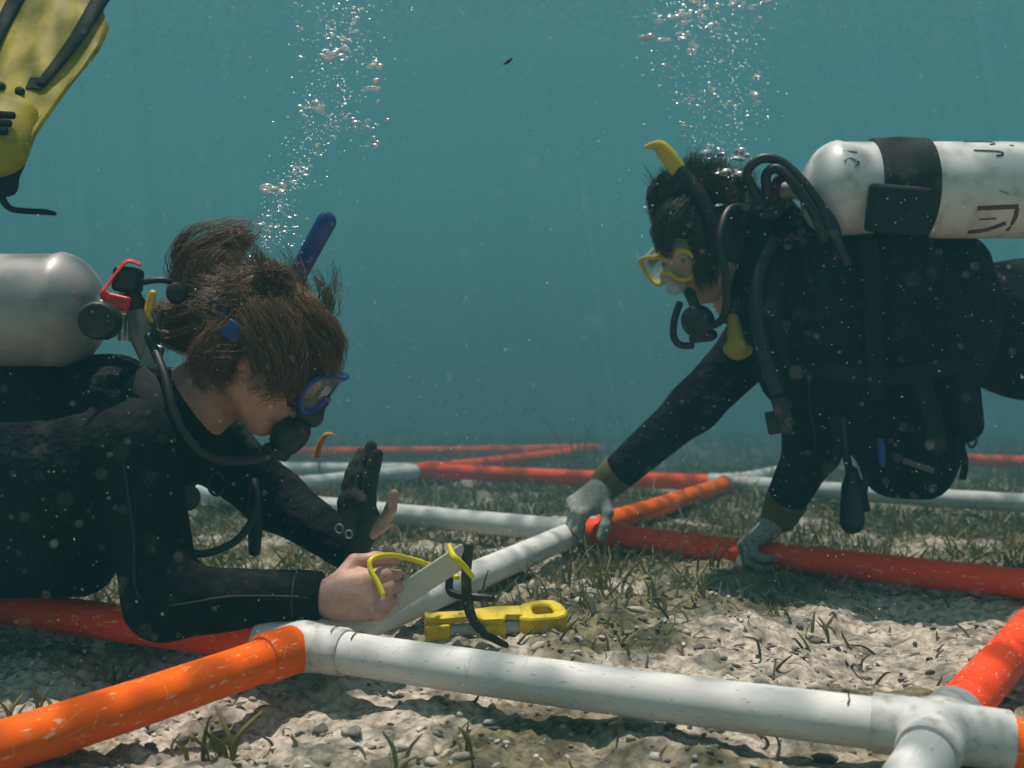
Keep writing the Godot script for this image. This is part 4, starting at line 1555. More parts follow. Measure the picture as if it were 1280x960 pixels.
	for e in [[[950, 250, 2.18], [934, 218, 2.16], [950, 199, 2.15], [975, 202, 2.14], [1004, 228, 2.12], [1026, 258, 2.12], [1044, 286, 2.13], [1046, 320, 2.16]],
			[[960, 245, 2.17], [958, 218, 2.15], [975, 212, 2.13], [1000, 240, 2.11], [1020, 272, 2.11], [1030, 300, 2.13]],
			[[968, 250, 2.20], [972, 226, 2.18], [992, 222, 2.15], [1014, 250, 2.13], [1038, 286, 2.12], [1060, 330, 2.14]],
			[[940, 262, 2.2], [912, 262, 2.15], [900, 300, 2.12], [908, 350, 2.12], [905, 395, 2.15], [888, 408, 2.19]]]:
		var line := []
		for q in e:
			line.append(at(q[0], q[1], q[2]))
		mb = MB.new()
		pts = bend(line, 6)
		mb.tube(pts, one(0.0105 if e[0][0] != 940 else 0.0085), 10, 1)
		part(mb, "hose", M.rubber, rg)
	mb = MB.new()
	pts = bend([at(850, 378, 2.2), at(843, 400, 2.19), at(842, 420, 2.19), at(850, 431, 2.19), at(866, 432, 2.20)], 5)
	mb.tube(pts, one(0.0075), 8, 1)
	part(mb, "loop", M.rubber, rg)
	mb = MB.new()
	mb.skin([bone(at(916, 398, 2.18), at(922, 438, 2.17), 0.012, 0.021, 0.01), bone(at(912, 436, 2.17), at(934, 438, 2.17), 0.014, 0.012, 0.01)], 0.005)
	single(mb, "spare_mouthpiece", M.olive_yellow, at(920, 420, 2.17), "dull yellow spare regulator clipped at the right diver's chest", "regulator")
	# tank
	var ax := frame(at(1050, 238, 2.21) + Vector3(0.62, 0, 0), Vector3(-1, 0.0, 0.0), Vector3(0, 0, 1))
	var tk := thing("scuba_tank", "white tank with faded marks lying along the right diver's back", "scuba tank", at(1180, 238, 2.21))
	mb = MB.new()
	mb.lathe(tank_profile(0.1, 0.62), ax, 40)
	part(mb, "cylinder", M.tank_white, tk)
	mb = MB.new()
	mb.tube(PackedVector3Array([at(990, 238, 2.21), at(965, 240, 2.21)]), one(0.02), 14, 1)
	part(mb, "valve", M.chrome_dull, tk)
	# prints on the wall of the tank, each laid on its curve
	var strokes := [[[1196, 181], [1226, 182], [1229, 186], [1222, 188]], [[1198, 196], [1228, 198], [1231, 203], [1222, 205]], [[1038, 212], [1046, 208], [1056, 214], [1050, 219]], [[1040, 197], [1056, 199]], [[1246, 188], [1250, 189]], [[1222, 248], [1234, 252]]]
	for e in strokes:
		var line := []
		for q in e:
			line.append(on_tank(ax, q[0], q[1], 0.1008))
		mb = MB.new()
		pts = bend(line, 4)
		mb.tube(pts, one(0.0026), 6, 1, Vector2(1, 0.3), at(q_mid(e).x, q_mid(e).y, 2.0) - cam_t.origin)
		part(mb, "stencil_mark", M.stencil, tk)
	for e in [[[[1199, 268], [1224, 267], [1248, 266]], 0.0050, 0], [[[1247, 268], [1248, 280], [1247, 292]], 0.0046, 0], [[[1200, 293], [1220, 291], [1240, 284]], 0.0070, 0], [[[1206, 280], [1226, 279]], 0.0022, 0],
			[[[1261, 223], [1274, 222], [1288, 222]], 0.0040, 1], [[[1261, 223], [1262, 235], [1261, 246]], 0.0036, 1], [[[1268, 240], [1288, 243]], 0.0060, 0], [[[1260, 264], [1266, 259], [1274, 266], [1288, 263]], 0.0056, 0]]:
		var line := []
		for q in e[0]:
			line.append(on_tank(ax, q[0], q[1], 0.1003))
		mb = MB.new()
		pts = bend(line, 5)
		var mid: Vector3 = pts[pts.size() / 2]
		var face := Vector3(0, mid.y - ax.origin.y, mid.z - ax.origin.z)
		mb.tube(pts, one(e[1]), 8, 1, Vector2(0.16, 1), face)
		part(mb, "sticker", M.sticker if e[2] == 0 else M.sticker_blue, tk)
	# buoyancy vest
	var v := thing("buoyancy_vest", "bulky black buoyancy vest with tank band and hanging pocket on the right diver", "dive vest", at(1120, 600, 2.33))
	mb = MB.new()
	mb.skin([bone(at(980, 330, 2.33), at(1190, 335, 2.33), 0.075, 0.075, 0.05), bone(at(975, 375, 2.27), at(1190, 385, 2.27), 0.105, 0.105, 0.06), bone(at(1000, 430, 2.26), at(1185, 440, 2.27), 0.085, 0.09, 0.05),
		bone(at(1000, 410, 2.44), at(1190, 430, 2.46), 0.09, 0.09, 0.05), bone(at(1180, 310, 2.33), at(1205, 330, 2.33), 0.045, 0.05, 0.03), bone(at(950, 330, 2.30), at(938, 262, 2.30), 0.065, 0.045, 0.04), bone(at(1000, 310, 2.30), at(975, 268, 2.28), 0.06, 0.04, 0.04), bone(at(1020, 320, 2.24), at(1130, 318, 2.20), 0.05, 0.06, 0.04), bone(at(990, 470, 2.28), at(1080, 490, 2.28), 0.07, 0.07, 0.05), bone(at(940, 390, 2.32), at(1000, 330, 2.3), 0.06, 0.07, 0.03)], 0.011)
	part(mb, "bladder", M.nylon, v)
	mb = MB.new()
	mb.skin([bone(at(1100, 470, 2.27), at(1125, 570, 2.27), 0.075, 0.075, 0.04), bone(at(1175, 460, 2.28), at(1165, 560, 2.28), 0.075, 0.065, 0.04), bone(at(1115, 585, 2.27), at(1155, 590, 2.27), 0.062, 0.06, 0.03), bone(at(1060, 470, 2.30), at(1075, 540, 2.30), 0.07, 0.05, 0.04)], 0.010)
	part(mb, "pocket", M.nylon, v)
	mb = MB.new()
	mb.rbox(frame(at(1148, 582, 2.155), Vector3(0.93, -0.32, 0), Vector3(0, 0, 1)), Vector3(0.006, 0.034, 0.004), 0.003)
	part(mb, "flap_edge", M.grey_trim, v)
	mb = MB.new()
	mb.lathe([Vector2(0.1005, -0.058), Vector2(0.108, -0.054), Vector2(0.110, 0.0), Vector2(0.107, 0.054), Vector2(0.1005, 0.058)], Transform3D(ax.basis, at(1119, 238, 2.21)), 40)
	part(mb, "tank_band", M.webbing, v)
	mb = MB.new()
	mb.rbox(frame(at(1122, 262, 2.105), Vector3(0.08, 1, 0.1), Vector3(0, 0.1, 1)), Vector3(0.062, 0.048, 0.012), 0.010)
	mb.rbox(frame(at(1146, 215, 2.125), Vector3(0.15, 1, -0.3), Vector3(0, 0.3, 1)), Vector3(0.020, 0.040, 0.008), 0.005)
	part(mb, "band_buckle", M.webbing, v)
	# harness webbing, inflator hose and loose strap ends over the bladder
	for e in [[[985, 318, 2.20], [968, 360, 2.165], [972, 410, 2.16], [990, 450, 2.165], [1000, 480, 2.175]], [[1085, 300, 2.12], [1090, 350, 2.135], [1092, 420, 2.145], [1098, 500, 2.165]], [[1000, 455, 2.155], [1060, 468, 2.165], [1130, 470, 2.155], [1200, 455, 2.17]], [[1150, 475, 2.15], [1166, 520, 2.155], [1172, 560, 2.165]]]:
		var line := []
		for q in e:
			line.append(at(q[0], q[1], q[2] - 0.005))
		mb = MB.new()
		pts = bend(line, 6)
		mb.tube(pts, one(0.019), 8, 1, Vector2(0.12, 1), Vector3(0, 0, 1))
		part(mb, "harness_strap", M.strap_grey, v)
	mb = MB.new()
	pts = bend([at(966, 300, 2.19), at(948, 345, 2.16), at(946, 400, 2.14), at(958, 452, 2.13), at(972, 492, 2.13)], 14)
	var rib := PackedFloat32Array()
	for i in pts.size():
		rib.append(0.0125 if i % 2 else 0.0150)
	mb.tube(pts, rib, 12, 1)
	part(mb, "inflator_hose", M.rubber, v)
	mb = MB.new()
	mb.rbox(frame(at(977, 512, 2.13), Vector3(0.35, -1, 0), Vector3(0, 0, 1)), Vector3(0.014, 0.026, 0.014), 0.006)
	part(mb, "inflator", M.rubber, v)
	for e in [[[1085, 590, 2.2], [1080, 616, 2.195], [1084, 640, 2.19]], [[1196, 545, 2.2], [1206, 575, 2.2], [1203, 600, 2.2]], [[1040, 520, 2.17], [1046, 552, 2.17], [1040, 584, 2.17]]]:
		mb = MB.new()
		mb.tube(bend([at(e[0][0], e[0][1], e[0][2]), at(e[1][0], e[1][1], e[1][2]), at(e[2][0], e[2][1], e[2][2])], 5), one(0.009), 8, 1, Vector2(0.2, 1), Vector3(0.3, 0, 1))
		part(mb, "strap_end", M.strap_grey, v)
	mb = MB.new()
	mb.skin([bone(at(1195, 470, 2.22), at(1205, 530, 2.23), 0.045, 0.04, 0.02), bone(at(1195, 505, 2.19), at(1200, 515, 2.19), 0.035, 0.035, 0.02)], 0.007)
	part(mb, "weight_pouch", M.nylon, v)
	mb = MB.new()
	var ring := []
	for i in 10:
		var a := TAU * i / 9
		ring.append(at(1215, 547, 2.27) + Vector3(0.011 * cos(a), 0.021 * sin(a), 0))
	mb.tube(bend(ring, 3), one(0.003), 7, 0)
	part(mb, "ring", M.dark_metal, v)
	mb = MB.new()
	mb.tube(PackedVector3Array([at(1101, 552, 2.135), at(1102, 566, 2.13), at(1103, 580, 2.13)]), PackedFloat32Array([0.007, 0.008, 0.006]), 10, 2)
	part(mb, "whistle", M.blue_deep, v)
	mb = MB.new()
	mb.rbox(frame(at(968, 528, 2.17), Vector3(-0.2, 1, 0), Vector3(0, 0, 1)), Vector3(0.016, 0.024, 0.008), 0.004)
	mb.tube(PackedVector3Array([at(985, 505, 2.17), at(972, 520, 2.17)]), one(0.010), 8, 2)
	part(mb, "strap_clip", M.rubber, v)
	# gauge console hanging on its hose
	var g := thing("gauge_console", "black gauge console hanging straight down below the right diver", "gauge console", at(1066, 660, 2.28))
	mb = MB.new()
	mb.skin([bone(at(1066, 610, 2.28), at(1065, 652, 2.28), 0.024, 0.027, 0.01), bone(at(1065, 590, 2.28), at(1066, 612, 2.28), 0.014, 0.02, 0.01)], 0.006)
	part(mb, "housing", M.rubber, g)
	mb = MB.new()
	mb.tube(bend([at(1052, 520, 2.22), at(1056, 560, 2.24), at(1064, 596, 2.28)], 5), one(0.009), 8, 1)
	part(mb, "hose", M.rubber, g)


func q_mid(e: Array) -> Vector2:
	return Vector2(e[e.size() / 2][0], e[e.size() / 2][1])


func on_tank(ax: Transform3D, px: float, py: float, r: float) -> Vector3:
	# the point of the tank's wall at that place along and round it
	var c := at(px, 238, 2.21)
	var up := clampf((238.0 - py) / F * 2.21 / r, -0.98, 0.98)
	c.y = ax.origin.y + up * r
	c.z = ax.origin.z + sqrt(1.0 - up * up) * r
	return c


# ---------------------------------------------------------------- fin, bubbles, drifting bits
func make_fin() -> void:
	var root := at(8, 200, 1.75)
	var t := thing("swim_fin", "yellow swim fin with black side ribs and heel strap in the upper left corner", "fin", root)
	# blade axes: along from foot to tip, across, out of the blade
	var along := (at(85, 0, 1.93) - at(-5, 190, 1.70)).normalized()
	var across := (at(110, 78, 1.76) - at(20, 36, 1.80)).normalized()
	across = (across - along * across.dot(along)).normalized()
	var out := across.cross(along).normalized()
	if out.z < 0:
		out = -out
	along *= 1.22
	var base := at(-6, 176, 1.70)
	var left := [-0.050, -0.060, -0.076, -0.090, -0.100, -0.104, -0.104]
	var right := [0.040, 0.054, 0.074, 0.090, 0.101, 0.101, 0.072]
	var mb := MB.new()
	var rows := 18
	var cols := 12
	for side in [1.0, -1.0]:
		var start := mb.v.size()
		for i in rows + 1:
			var s := float(i) / rows
			var q := s * (left.size() - 1)
			var k := mini(int(q), left.size() - 2)
			var l := lerpf(left[k], left[k + 1], q - k)
			var rr := lerpf(right[k], right[k + 1], q - k)
			for j in cols + 1:
				var u := float(j) / cols
				var w := lerpf(l, rr, u)
				var dome := 0.010 * sin(u * PI) + 0.012 * s * s + 0.0022 * sin(u * 26.0) * smoothstep(0.25, 0.5, s)
				var p: Vector3 = base + along * (s * 0.30) + across * w + out * (dome + side * 0.0028)
				mb.vert(p, (out * side + across * (-0.06 * cos(u * PI) - 0.45 * cos(u * 26.0) * smoothstep(0.25, 0.5, s) * 0.35)).normalized(), Vector2(u, s))
		for i in rows:
			for j in cols:
				var a := start + i * (cols + 1) + j
				mb.quad(a, a + 1, a + cols + 2, a + cols + 1)
	part(mb, "blade", M.fin_yellow, t)
	for e in [[-0.060, -0.068, -0.064, 0.11], [0.040, 0.064, 0.080, 0.105]]:
		mb = MB.new()
		var pts := bend([base + along * (e[3]) + across * e[0] + out * 0.014, base + along * (e[3] + 0.085) + across * (e[1]) + out * 0.018, base + along * 0.292 + across * e[2] + out * 0.022], 6)
		mb.tube(pts, fade([0.009, 0.013, 0.017], pts.size()), 10, 2, Vector2(1, 0.5), across)
		part(mb, "rib", M.fin_black, t)
	mb = MB.new()
	for side in [-1.0, 1.0]:
		var pts := bend([base + across * 0.05 * side, base + along * 0.12 + across * 0.076 * side + out * 0.002, base + along * 0.19 + across * 0.097 * side + out * 0.003, base + along * 0.245 + across * 0.100 * side + out * 0.006], 5)
		mb.tube(pts, one(0.0055), 8, 2)
	part(mb, "edge_rail", M.fin_yellow, t)
	# foot pocket with slots
	mb = MB.new()
	mb.skin([bone(base + along * 0.05 - out * 0.005, base - along * 0.02, 0.040, 0.042, 0.03), bone(base + along * 0.05 + across * 0.03, base - along * 0.018 + across * 0.028, 0.022, 0.03, 0.02), bone(base + along * 0.05 - across * 0.03, base - along * 0.018 - across * 0.028, 0.022, 0.03, 0.02)], 0.007)
	part(mb, "foot_pocket", M.fin_yellow, t)
	for k in 3:
		mb = MB.new()
		var c := base - along * (-0.012 + 0.015 * k) + out * 0.043 + across * 0.022
		mb.rbox(Transform3D(Basis(across, along, out), c), Vector3(0.020, 0.0045, 0.005), 0.003)
		part(mb, "slot", M.fin_black, t)
	for e in [[0.085, 0.012], [0.092, -0.022]]:
		mb = MB.new()
		mb.lathe([Vector2(0.001, 0.004), Vector2(0.006, 0.004), Vector2(0.008, 0.0), Vector2(0.008, -0.004)], frame(base + along * e[0] + across * e[1] + out * 0.017, out, along), 12)
		part(mb, "drain_hole", M.fin_black, t)
	mb = MB.new()
	mb.rbox(Transform3D(Basis(across, along, out), base + along * 0.105 + across * 0.03 + out * 0.013), Vector3(0.013, 0.012, 0.002), 0.0015)
	part(mb, "emblem", M.fin_black, t)
	mb = MB.new()
	mb.skin([bone(at(24, 204, 1.73), at(8, 232, 1.73), 0.010, 0.012, 0.01), bone(at(8, 232, 1.73), at(-12, 222, 1.73), 0.018, 0.02, 0.01)], 0.005)
	var bk := part(mb, "buckle", M.fin_black, t)
	mb = MB.new()
	var sp := bend([at(4, 232, 1.73), at(3, 248, 1.73), at(14, 261, 1.73), at(36, 264, 1.74), at(56, 265, 1.74), at(68, 267, 1.74)], 5)
	mb.tube(sp, fade([0.0065, 0.0065, 0.005, 0.005, 0.005, 0.0035], sp.size()), 8, 2)
	part(mb, "strap_tail", M.fin_black, bk)
	# a large fin, beyond the tank below it
	t.scale = Vector3.ONE * 1.2
	t.position = at(8, 200, 2.1)


func bubble_mesh() -> ArrayMesh:
	var mb := MB.new()
	mb.ball(Transform3D.IDENTITY, 10, 14)
	for i in mb.v.size():
		var p := mb.v[i]
		if p.y < 0:
			mb.v[i] = Vector3(p.x, p.y * 0.55, p.z)
	return mb.done()


func make_bubbles() -> void:
	var mesh := bubble_mesh()
	var r := RandomNumberGenerator.new()
	r.seed = 12
	# clusters: x, y, depth, spread x, spread y, how many, size, share of large ones
	var left := [[415, 68, 1.85, 30, 9, 22, 4.2], [470, 84, 1.85, 10, 4, 5, 4.5], [428, 42, 1.85, 26, 12, 12, 3.2], [405, 20, 1.85, 45, 22, 20, 2.6], [385, 135, 1.85, 14, 12, 9, 4.0], [470, 118, 1.85, 6, 12, 6, 4.4], [420, 140, 1.85, 40, 40, 40, 2.4], [462, 158, 1.85, 12, 14, 9, 3.2], [465, 183, 1.85, 8, 5, 5, 4.0], [397, 186, 1.85, 6, 10, 5, 3.0],
		[379, 214, 1.83, 14, 12, 16, 2.8], [345, 238, 1.82, 20, 6, 12, 4.4], [355, 272, 1.82, 25, 14, 18, 2.8], [330, 285, 1.80, 10, 8, 8, 3.4], [360, 300, 1.80, 18, 12, 8, 2.2], [318, 326, 1.78, 6, 5, 5, 3.0], [420, 90, 1.86, 60, 80, 30, 1.8]]
	var right := [[905, 5, 2.35, 45, 8, 24, 5.5], [950, 8, 2.35, 16, 10, 8, 4.5], [862, 22, 2.35, 20, 14, 14, 4.5], [820, 24, 2.35, 6, 6, 4, 4.5], [803, 46, 2.35, 8, 6, 5, 5.5], [862, 48, 2.35, 14, 12, 12, 5.0], [895, 38, 2.35, 14, 8, 8, 4.2], [865, 66, 2.35, 10, 6, 6, 4.4], [833, 52, 2.35, 4, 4, 3, 4.5], [835, 95, 2.35, 22, 25, 20, 3.0], [895, 108, 2.35, 20, 14, 16, 3.6], [868, 126, 2.35, 10, 6, 8, 5.0], [922, 135, 2.35, 26, 16, 14, 3.6], [945, 123, 2.35, 6, 6, 4, 5.0],
		[945, 95, 2.35, 8, 8, 4, 4.0], [850, 160, 2.33, 22, 8, 10, 3.5], [895, 190, 2.32, 14, 8, 7, 6.5], [927, 192, 2.32, 5, 8, 5, 6.0], [912, 216, 2.25, 18, 5, 9, 6.5], [900, 265, 2.20, 14, 12, 8, 5.0], [812, 260, 2.3, 3, 3, 2, 4.0], [802, 295, 2.3, 3, 3, 2, 3.5], [870, 100, 2.38, 60, 100, 40, 2.2]]
	var rest := [[], []]
	var total := [0, 0]
	for side in 2:
		for e in ([left, right] as Array)[side]:
			for k in e[5]:
				var p: Vector3 = at(e[0] + r.randfn() * e[3] * 0.6, e[1] + r.randfn() * e[4] * 0.6, e[2] + r.randfn() * 0.04)
				var s: float = e[6] * 0.0015 * r.randf_range(0.35, 1.15)
				if k < 2 and e[6] >= 4.0:
					s *= 1.35
				var b := Basis.from_euler(Vector3(r.randf_range(-0.4, 0.4), r.randf() * TAU, r.randf_range(-0.4, 0.4))) * Basis.from_scale(Vector3(s * r.randf_range(0.9, 1.8), s * r.randf_range(0.4, 0.85), s * r.randf_range(0.8, 1.3)))
				if s > 0.0024 and total[side] < 150:
					total[side] += 1
					var o := MeshInstance3D.new()
					o.name = numbered("air_bubble")
					o.mesh = mesh
					o.material_override = M.bubble if k % 3 else M.bubble_clear
					add_child(o)
					o.transform = Transform3D(b, p)
					tag(o, ["silvery air bubble in the stream rising from the left diver", "silvery air bubble in the wide stream above the right diver"][side], "bubble", ["bubbles above the left diver", "bubbles above the right diver"][side])
				else:
					rest[side].append([Transform3D(b, p), Color(1, 1, 1)])
		for k in 800:
			var t := r.randf()
			var cx := lerpf(340, 430, smoothstep(0.0, 0.7, t)) if side == 0 else lerpf(905, 880, t)
			var cy := lerpf(310, -40, t) if side == 0 else lerpf(230, -40, t)
			var w := lerpf(22, 62, t) if side == 0 else lerpf(35, 90, t)
			var s := r.randf_range(0.0007, 0.0020) * (1.0 if side == 0 else 1.3)
			rest[side].append([Transform3D(Basis.from_scale(Vector3(s, s * 0.8, s)), at(cx + r.randfn() * w * 0.55, cy + r.randf_range(-12, 12), (1.84 if side == 0 else 2.34) + r.randfn() * 0.06)), Color(1, 1, 1)])
	scatter("fine_bubbles", mesh, M.bubble, rest[0], "fine bubbles filling the stream above the left diver", "bubbles")
	scatter("fine_bubbles", mesh, M.bubble, rest[1], "fine bubbles filling the stream above the right diver", "bubbles")


func make_bits() -> void:
	var mb := MB.new()
	var pts := bend([at(397, 569, 1.9), at(399, 558, 1.9), at(407, 544, 1.9), at(416, 543, 1.91), at(424, 549, 1.92)], 4)
	mb.tube(pts, fade([0.0055, 0.005, 0.0045, 0.0035, 0.0012], pts.size()), 8, 2, Vector2(1, 0.35), Vector3(1, 0.4, 0))
	single(mb, "drifting_leaf", M.leaf_orange, at(405, 556, 1.9), "curled orange leaf scrap drifting beside the left diver's mask", "leaf")
	mb = MB.new()
	mb.tube(bend([at(630, 80, 1.4), at(635, 77, 1.4), at(640, 73, 1.4)], 3), fade([0.001, 0.0026, 0.001], 7), 6, 2)
	single(mb, "drifting_scrap", M.rubber, at(635, 77, 1.4), "tiny black scrap drifting in open water near the top", "scrap")
	make_tuft("seagrass_tuft", "olive seagrass tuft in the sand below the orange pipe", grid_point(268, 945, 0.0), 11, 0.075, 0.045, 3, M.tuft)
	make_tuft("seagrass_tuft", "sparse pale tuft at the bottom edge left of centre", grid_point(487, 962, 0.0), 5, 0.06, 0.02, 6, M.tuft_pale)
	make_tuft("seagrass_tuft", "brown tuft at the left edge above the orange pipe", grid_point(20, 898, 0.0), 9, 0.06, 0.05, 8, M.tuft)
	make_tuft("seagrass_tuft", "small dark tuft on the bottom edge near the middle", grid_point(572, 962, 0.0), 4, 0.05, 0.03, 11, M.tuft)
	make_tuft("seagrass_tuft", "brown tuft between the red and orange pipes on the left", grid_point(140, 845, 0.0), 9, 0.05, 0.03, 14, M.tuft)
	make_tuft("seagrass_tuft", "leaning grass tuft in front of the bright red pipe socket", grid_point(850, 708, 0.0), 14, 0.10, 0.08, 17, M.tuft)
	make_tuft("seagrass_tuft", "grass tuft beside the yellow reel's grip", grid_point(740, 745, 0.0), 16, 0.10, 0.09, 19, M.tuft)
	make_tuft("seagrass_tuft", "tall faint grass tuft in the haze beside the reaching forearm", grid_point(728, 585, 0.0), 16, 0.28, 0.10, 23, M.tuft)
	make_tuft("seagrass_tuft", "thin tuft on the sand mound behind the front pipe", grid_point(1010, 800, 0.0), 6, 0.06, 0.05, 29, M.tuft)
	make_tuft("seagrass_tuft", "grass tuft under the right diver's lowered glove", grid_point(905, 725, 0.0), 12, 0.08, 0.08, 31, M.tuft)


# ---------------------------------------------------------------- materials
func make_materials() -> void:
	var grain := grey_noise(512, 2, 0.03, 5)
	var fine := grey_noise(512, 7, 0.09, 4)
	var folds := grey_noise(512, 11, 0.012, 3)
	M.sand = mat(Color.WHITE, 0.95)
	M.sand.vertex_color_use_as_albedo = true
	M.sand.albedo_texture = blotches(1024, 31, 0.02, [[0.0, Color(0.11, 0.09, 0.07)], [0.30, Color(0.25, 0.215, 0.17)], [0.45, Color(0.41, 0.37, 0.30)], [0.65, Color(0.55, 0.50, 0.42)], [1.0, Color(0.68, 0.63, 0.54)]], 6)
	bumpy(M.sand, grain, 1.1, 2.2)
	M.sand.uv1_world_triplanar = true
	M.blade = mat(Color.WHITE, 0.8)
	M.blade.vertex_color_use_as_albedo = true
	M.blade.backlight_enabled = true
	M.blade.backlight = Color(0.5, 0.5, 0.4)
	M.blade.cull_mode = BaseMaterial3D.CULL_DISABLED
	M.stone = mat(Color.WHITE, 0.95)
	M.stone.vertex_color_use_as_albedo = true
	M.fragments = []
	for q in [Color(0.50, 0.47, 0.42), Color(0.36, 0.34, 0.31), Color(0.44, 0.41, 0.37)]:
		var f := mat(Color.WHITE, 0.95)
		f.albedo_texture = blotches(128, 5, 0.05, [[0.0, q * 0.55], [0.5, q], [1.0, q * 1.25]])
		bumpy(f, fine, 0.3, 1.0)
		M.fragments.append(f)
	M.twig = mat(lin(0.10, 0.085, 0.06), 0.9)
	M.tuft = mat(lin(0.17, 0.15, 0.055), 0.75)
	M.tuft.backlight_enabled = true
	M.tuft.backlight = Color(0.5, 0.48, 0.3)
	M.tuft_pale = mat(lin(0.30, 0.28, 0.17), 0.75)
	M.snow = mat(Color.WHITE, 0.9)
	M.snow.vertex_color_use_as_albedo = true
	# pipes
	M.pvc = mat(Color.WHITE, 0.42)
	M.pvc.metallic_specular = 0.3
	M.pvc.roughness = 0.6
	M.pvc.albedo_texture = painted(Color(0.68, 0.69, 0.70), Color(0.40, 0.38, 0.32), 3, 0.13)
	M.orange = mat(Color.WHITE, 0.45)
	M.orange.metallic_specular = 0.3
	M.orange.roughness = 0.6
	M.orange.albedo_texture = painted(Color(1.0, 0.14, 0.0), Color(0.85, 0.60, 0.48), 13, 0.16)
	M.red = mat(Color.WHITE, 0.45)
	M.red.metallic_specular = 0.3
	M.red.roughness = 0.6
	M.red.albedo_texture = painted(Color(1.0, 0.080, 0.020), Color(0.80, 0.48, 0.40), 23, 0.16)
	M.fitting = mat(Color.WHITE, 0.5)
	M.fitting.albedo_texture = blotches(256, 17, 0.03, [[0.0, Color(0.24, 0.23, 0.19)], [0.28, Color(0.44, 0.44, 0.42)], [0.45, Color(0.60, 0.61, 0.63)], [1.0, Color(0.67, 0.68, 0.70)]])
	M.fitting.uv1_triplanar = true
	M.fitting.uv1_scale = Vector3.ONE * 5.0
	M.ink = mat(lin(0.03, 0.03, 0.04), 0.8)
	# people
	M.skin = mat(Color.WHITE, 0.55)
	M.skin.albedo_texture = blotches(256, 19, 0.03, [[0.0, Color(0.46, 0.24, 0.19)], [0.5, Color(0.55, 0.32, 0.25)], [1.0, Color(0.62, 0.38, 0.31)]])
	bumpy(M.skin, fine, 0.05, 6.0)
	M.skin.subsurf_scatter_enabled = true
	M.skin.subsurf_scatter_strength = 0.15
	M.eye_white = mat(lin(0.42, 0.40, 0.38), 0.3)
	M.iris = mat(lin(0.06, 0.05, 0.04), 0.2)
	M.neoprene = mat(Color.WHITE, 0.8)
	M.neoprene.albedo_texture = blotches(256, 29, 0.02, [[0.0, Color(0.006, 0.006, 0.007)], [0.6, Color(0.010, 0.010, 0.012)], [1.0, Color(0.018, 0.017, 0.018)]])
	M.neoprene.metallic_specular = 0.2
	bumpy(M.neoprene, folds, 0.9, 4.0)
	M.nylon = mat(Color.WHITE, 0.75)
	M.nylon.albedo_texture = blotches(256, 37, 0.03, [[0.0, Color(0.007, 0.008, 0.010)], [0.6, Color(0.012, 0.013, 0.016)], [1.0, Color(0.024, 0.024, 0.027)]])
	M.nylon.metallic_specular = 0.2
	bumpy(M.nylon, folds, 1.2, 6.0)
	M.webbing = mat(lin(0.012, 0.013, 0.016), 0.85)
	bumpy(M.webbing, fine, 0.2, 12.0)
	M.seam = mat(lin(0.024, 0.024, 0.028), 0.8)
	M.strap_grey = mat(lin(0.012, 0.013, 0.015), 0.7)
	M.strap_grey.metallic_specular = 0.25
	M.nail = mat(lin(0.62, 0.42, 0.36), 0.35)
	M.rubber = mat(lin(0.014, 0.014, 0.016), 0.5)
	M.glove_dark = mat(lin(0.035, 0.034, 0.034), 0.85)
	bumpy(M.glove_dark, fine, 0.2, 8.0)
	M.glove_pale = mat(Color.WHITE, 0.9)
	M.glove_pale.albedo_texture = blotches(256, 41, 0.04, [[0.0, Color(0.20, 0.20, 0.19)], [0.5, Color(0.36, 0.37, 0.36)], [1.0, Color(0.46, 0.47, 0.46)]])
	bumpy(M.glove_pale, fine, 0.3, 8.0)
	M.olive = mat(lin(0.13, 0.12, 0.04), 0.8)
	M.olive_yellow = mat(lin(0.30, 0.24, 0.04), 0.7)
	M.logo = mat(lin(0.35, 0.35, 0.36), 0.8)
	M.hair = mat(lin(0.17, 0.095, 0.05), 0.5)
	M.hair.vertex_color_use_as_albedo = true
	M.hair_deep = mat(lin(0.17, 0.095, 0.05), 0.8)
	bumpy(M.hair_deep, fine, 0.5, 8.0)
	M.hair_dark = mat(lin(0.055, 0.040, 0.030), 0.6)
	M.hair_dark.vertex_color_use_as_albedo = true
	M.blue = mat(lin(0.02, 0.05, 0.28), 0.4)
	M.blue_deep = mat(lin(0.02, 0.055, 0.27), 0.45)
	M.black_silicone = mat(lin(0.02, 0.02, 0.025), 0.5)
	M.clear_silicone = mat(lin(0.55, 0.56, 0.45, 0.45), 0.5)
	M.clear_silicone.transparency = BaseMaterial3D.TRANSPARENCY_ALPHA
	M.glass = mat(lin(0.8, 0.9, 0.9, 0.12), 0.05)
	M.glass.transparency = BaseMaterial3D.TRANSPARENCY_ALPHA
	M.silver = mat(Color.WHITE, 0.42)
	M.silver.albedo_texture = blotches(256, 43, 0.015, [[0.0, Color(0.20, 0.20, 0.20)], [0.45, Color(0.33, 0.33, 0.335)], [1.0, Color(0.43, 0.43, 0.43)]])
	M.silver.uv1_triplanar = true
	M.silver.uv1_scale = Vector3.ONE * 3.0
	M.silver.metallic = 0.15
	M.tank_white = mat(Color.WHITE, 0.38)
	M.tank_white.albedo_texture = blotches(256, 47, 0.02, [[0.0, Color(0.30, 0.30, 0.29)], [0.25, Color(0.52, 0.53, 0.53)], [0.42, Color(0.67, 0.69, 0.70)], [1.0, Color(0.73, 0.75, 0.76)]])
	M.tank_white.uv1_triplanar = true
	M.tank_white.uv1_scale = Vector3.ONE * 2.5
	M.chrome = mat(lin(0.5, 0.5, 0.5), 0.25, 0.9)
	M.chrome_dull = mat(lin(0.22, 0.23, 0.24), 0.45, 0.6)
	M.dark_metal = mat(lin(0.05, 0.05, 0.055), 0.4, 0.7)
	M.red_tape = mat(lin(0.70, 0.03, 0.045), 0.5)
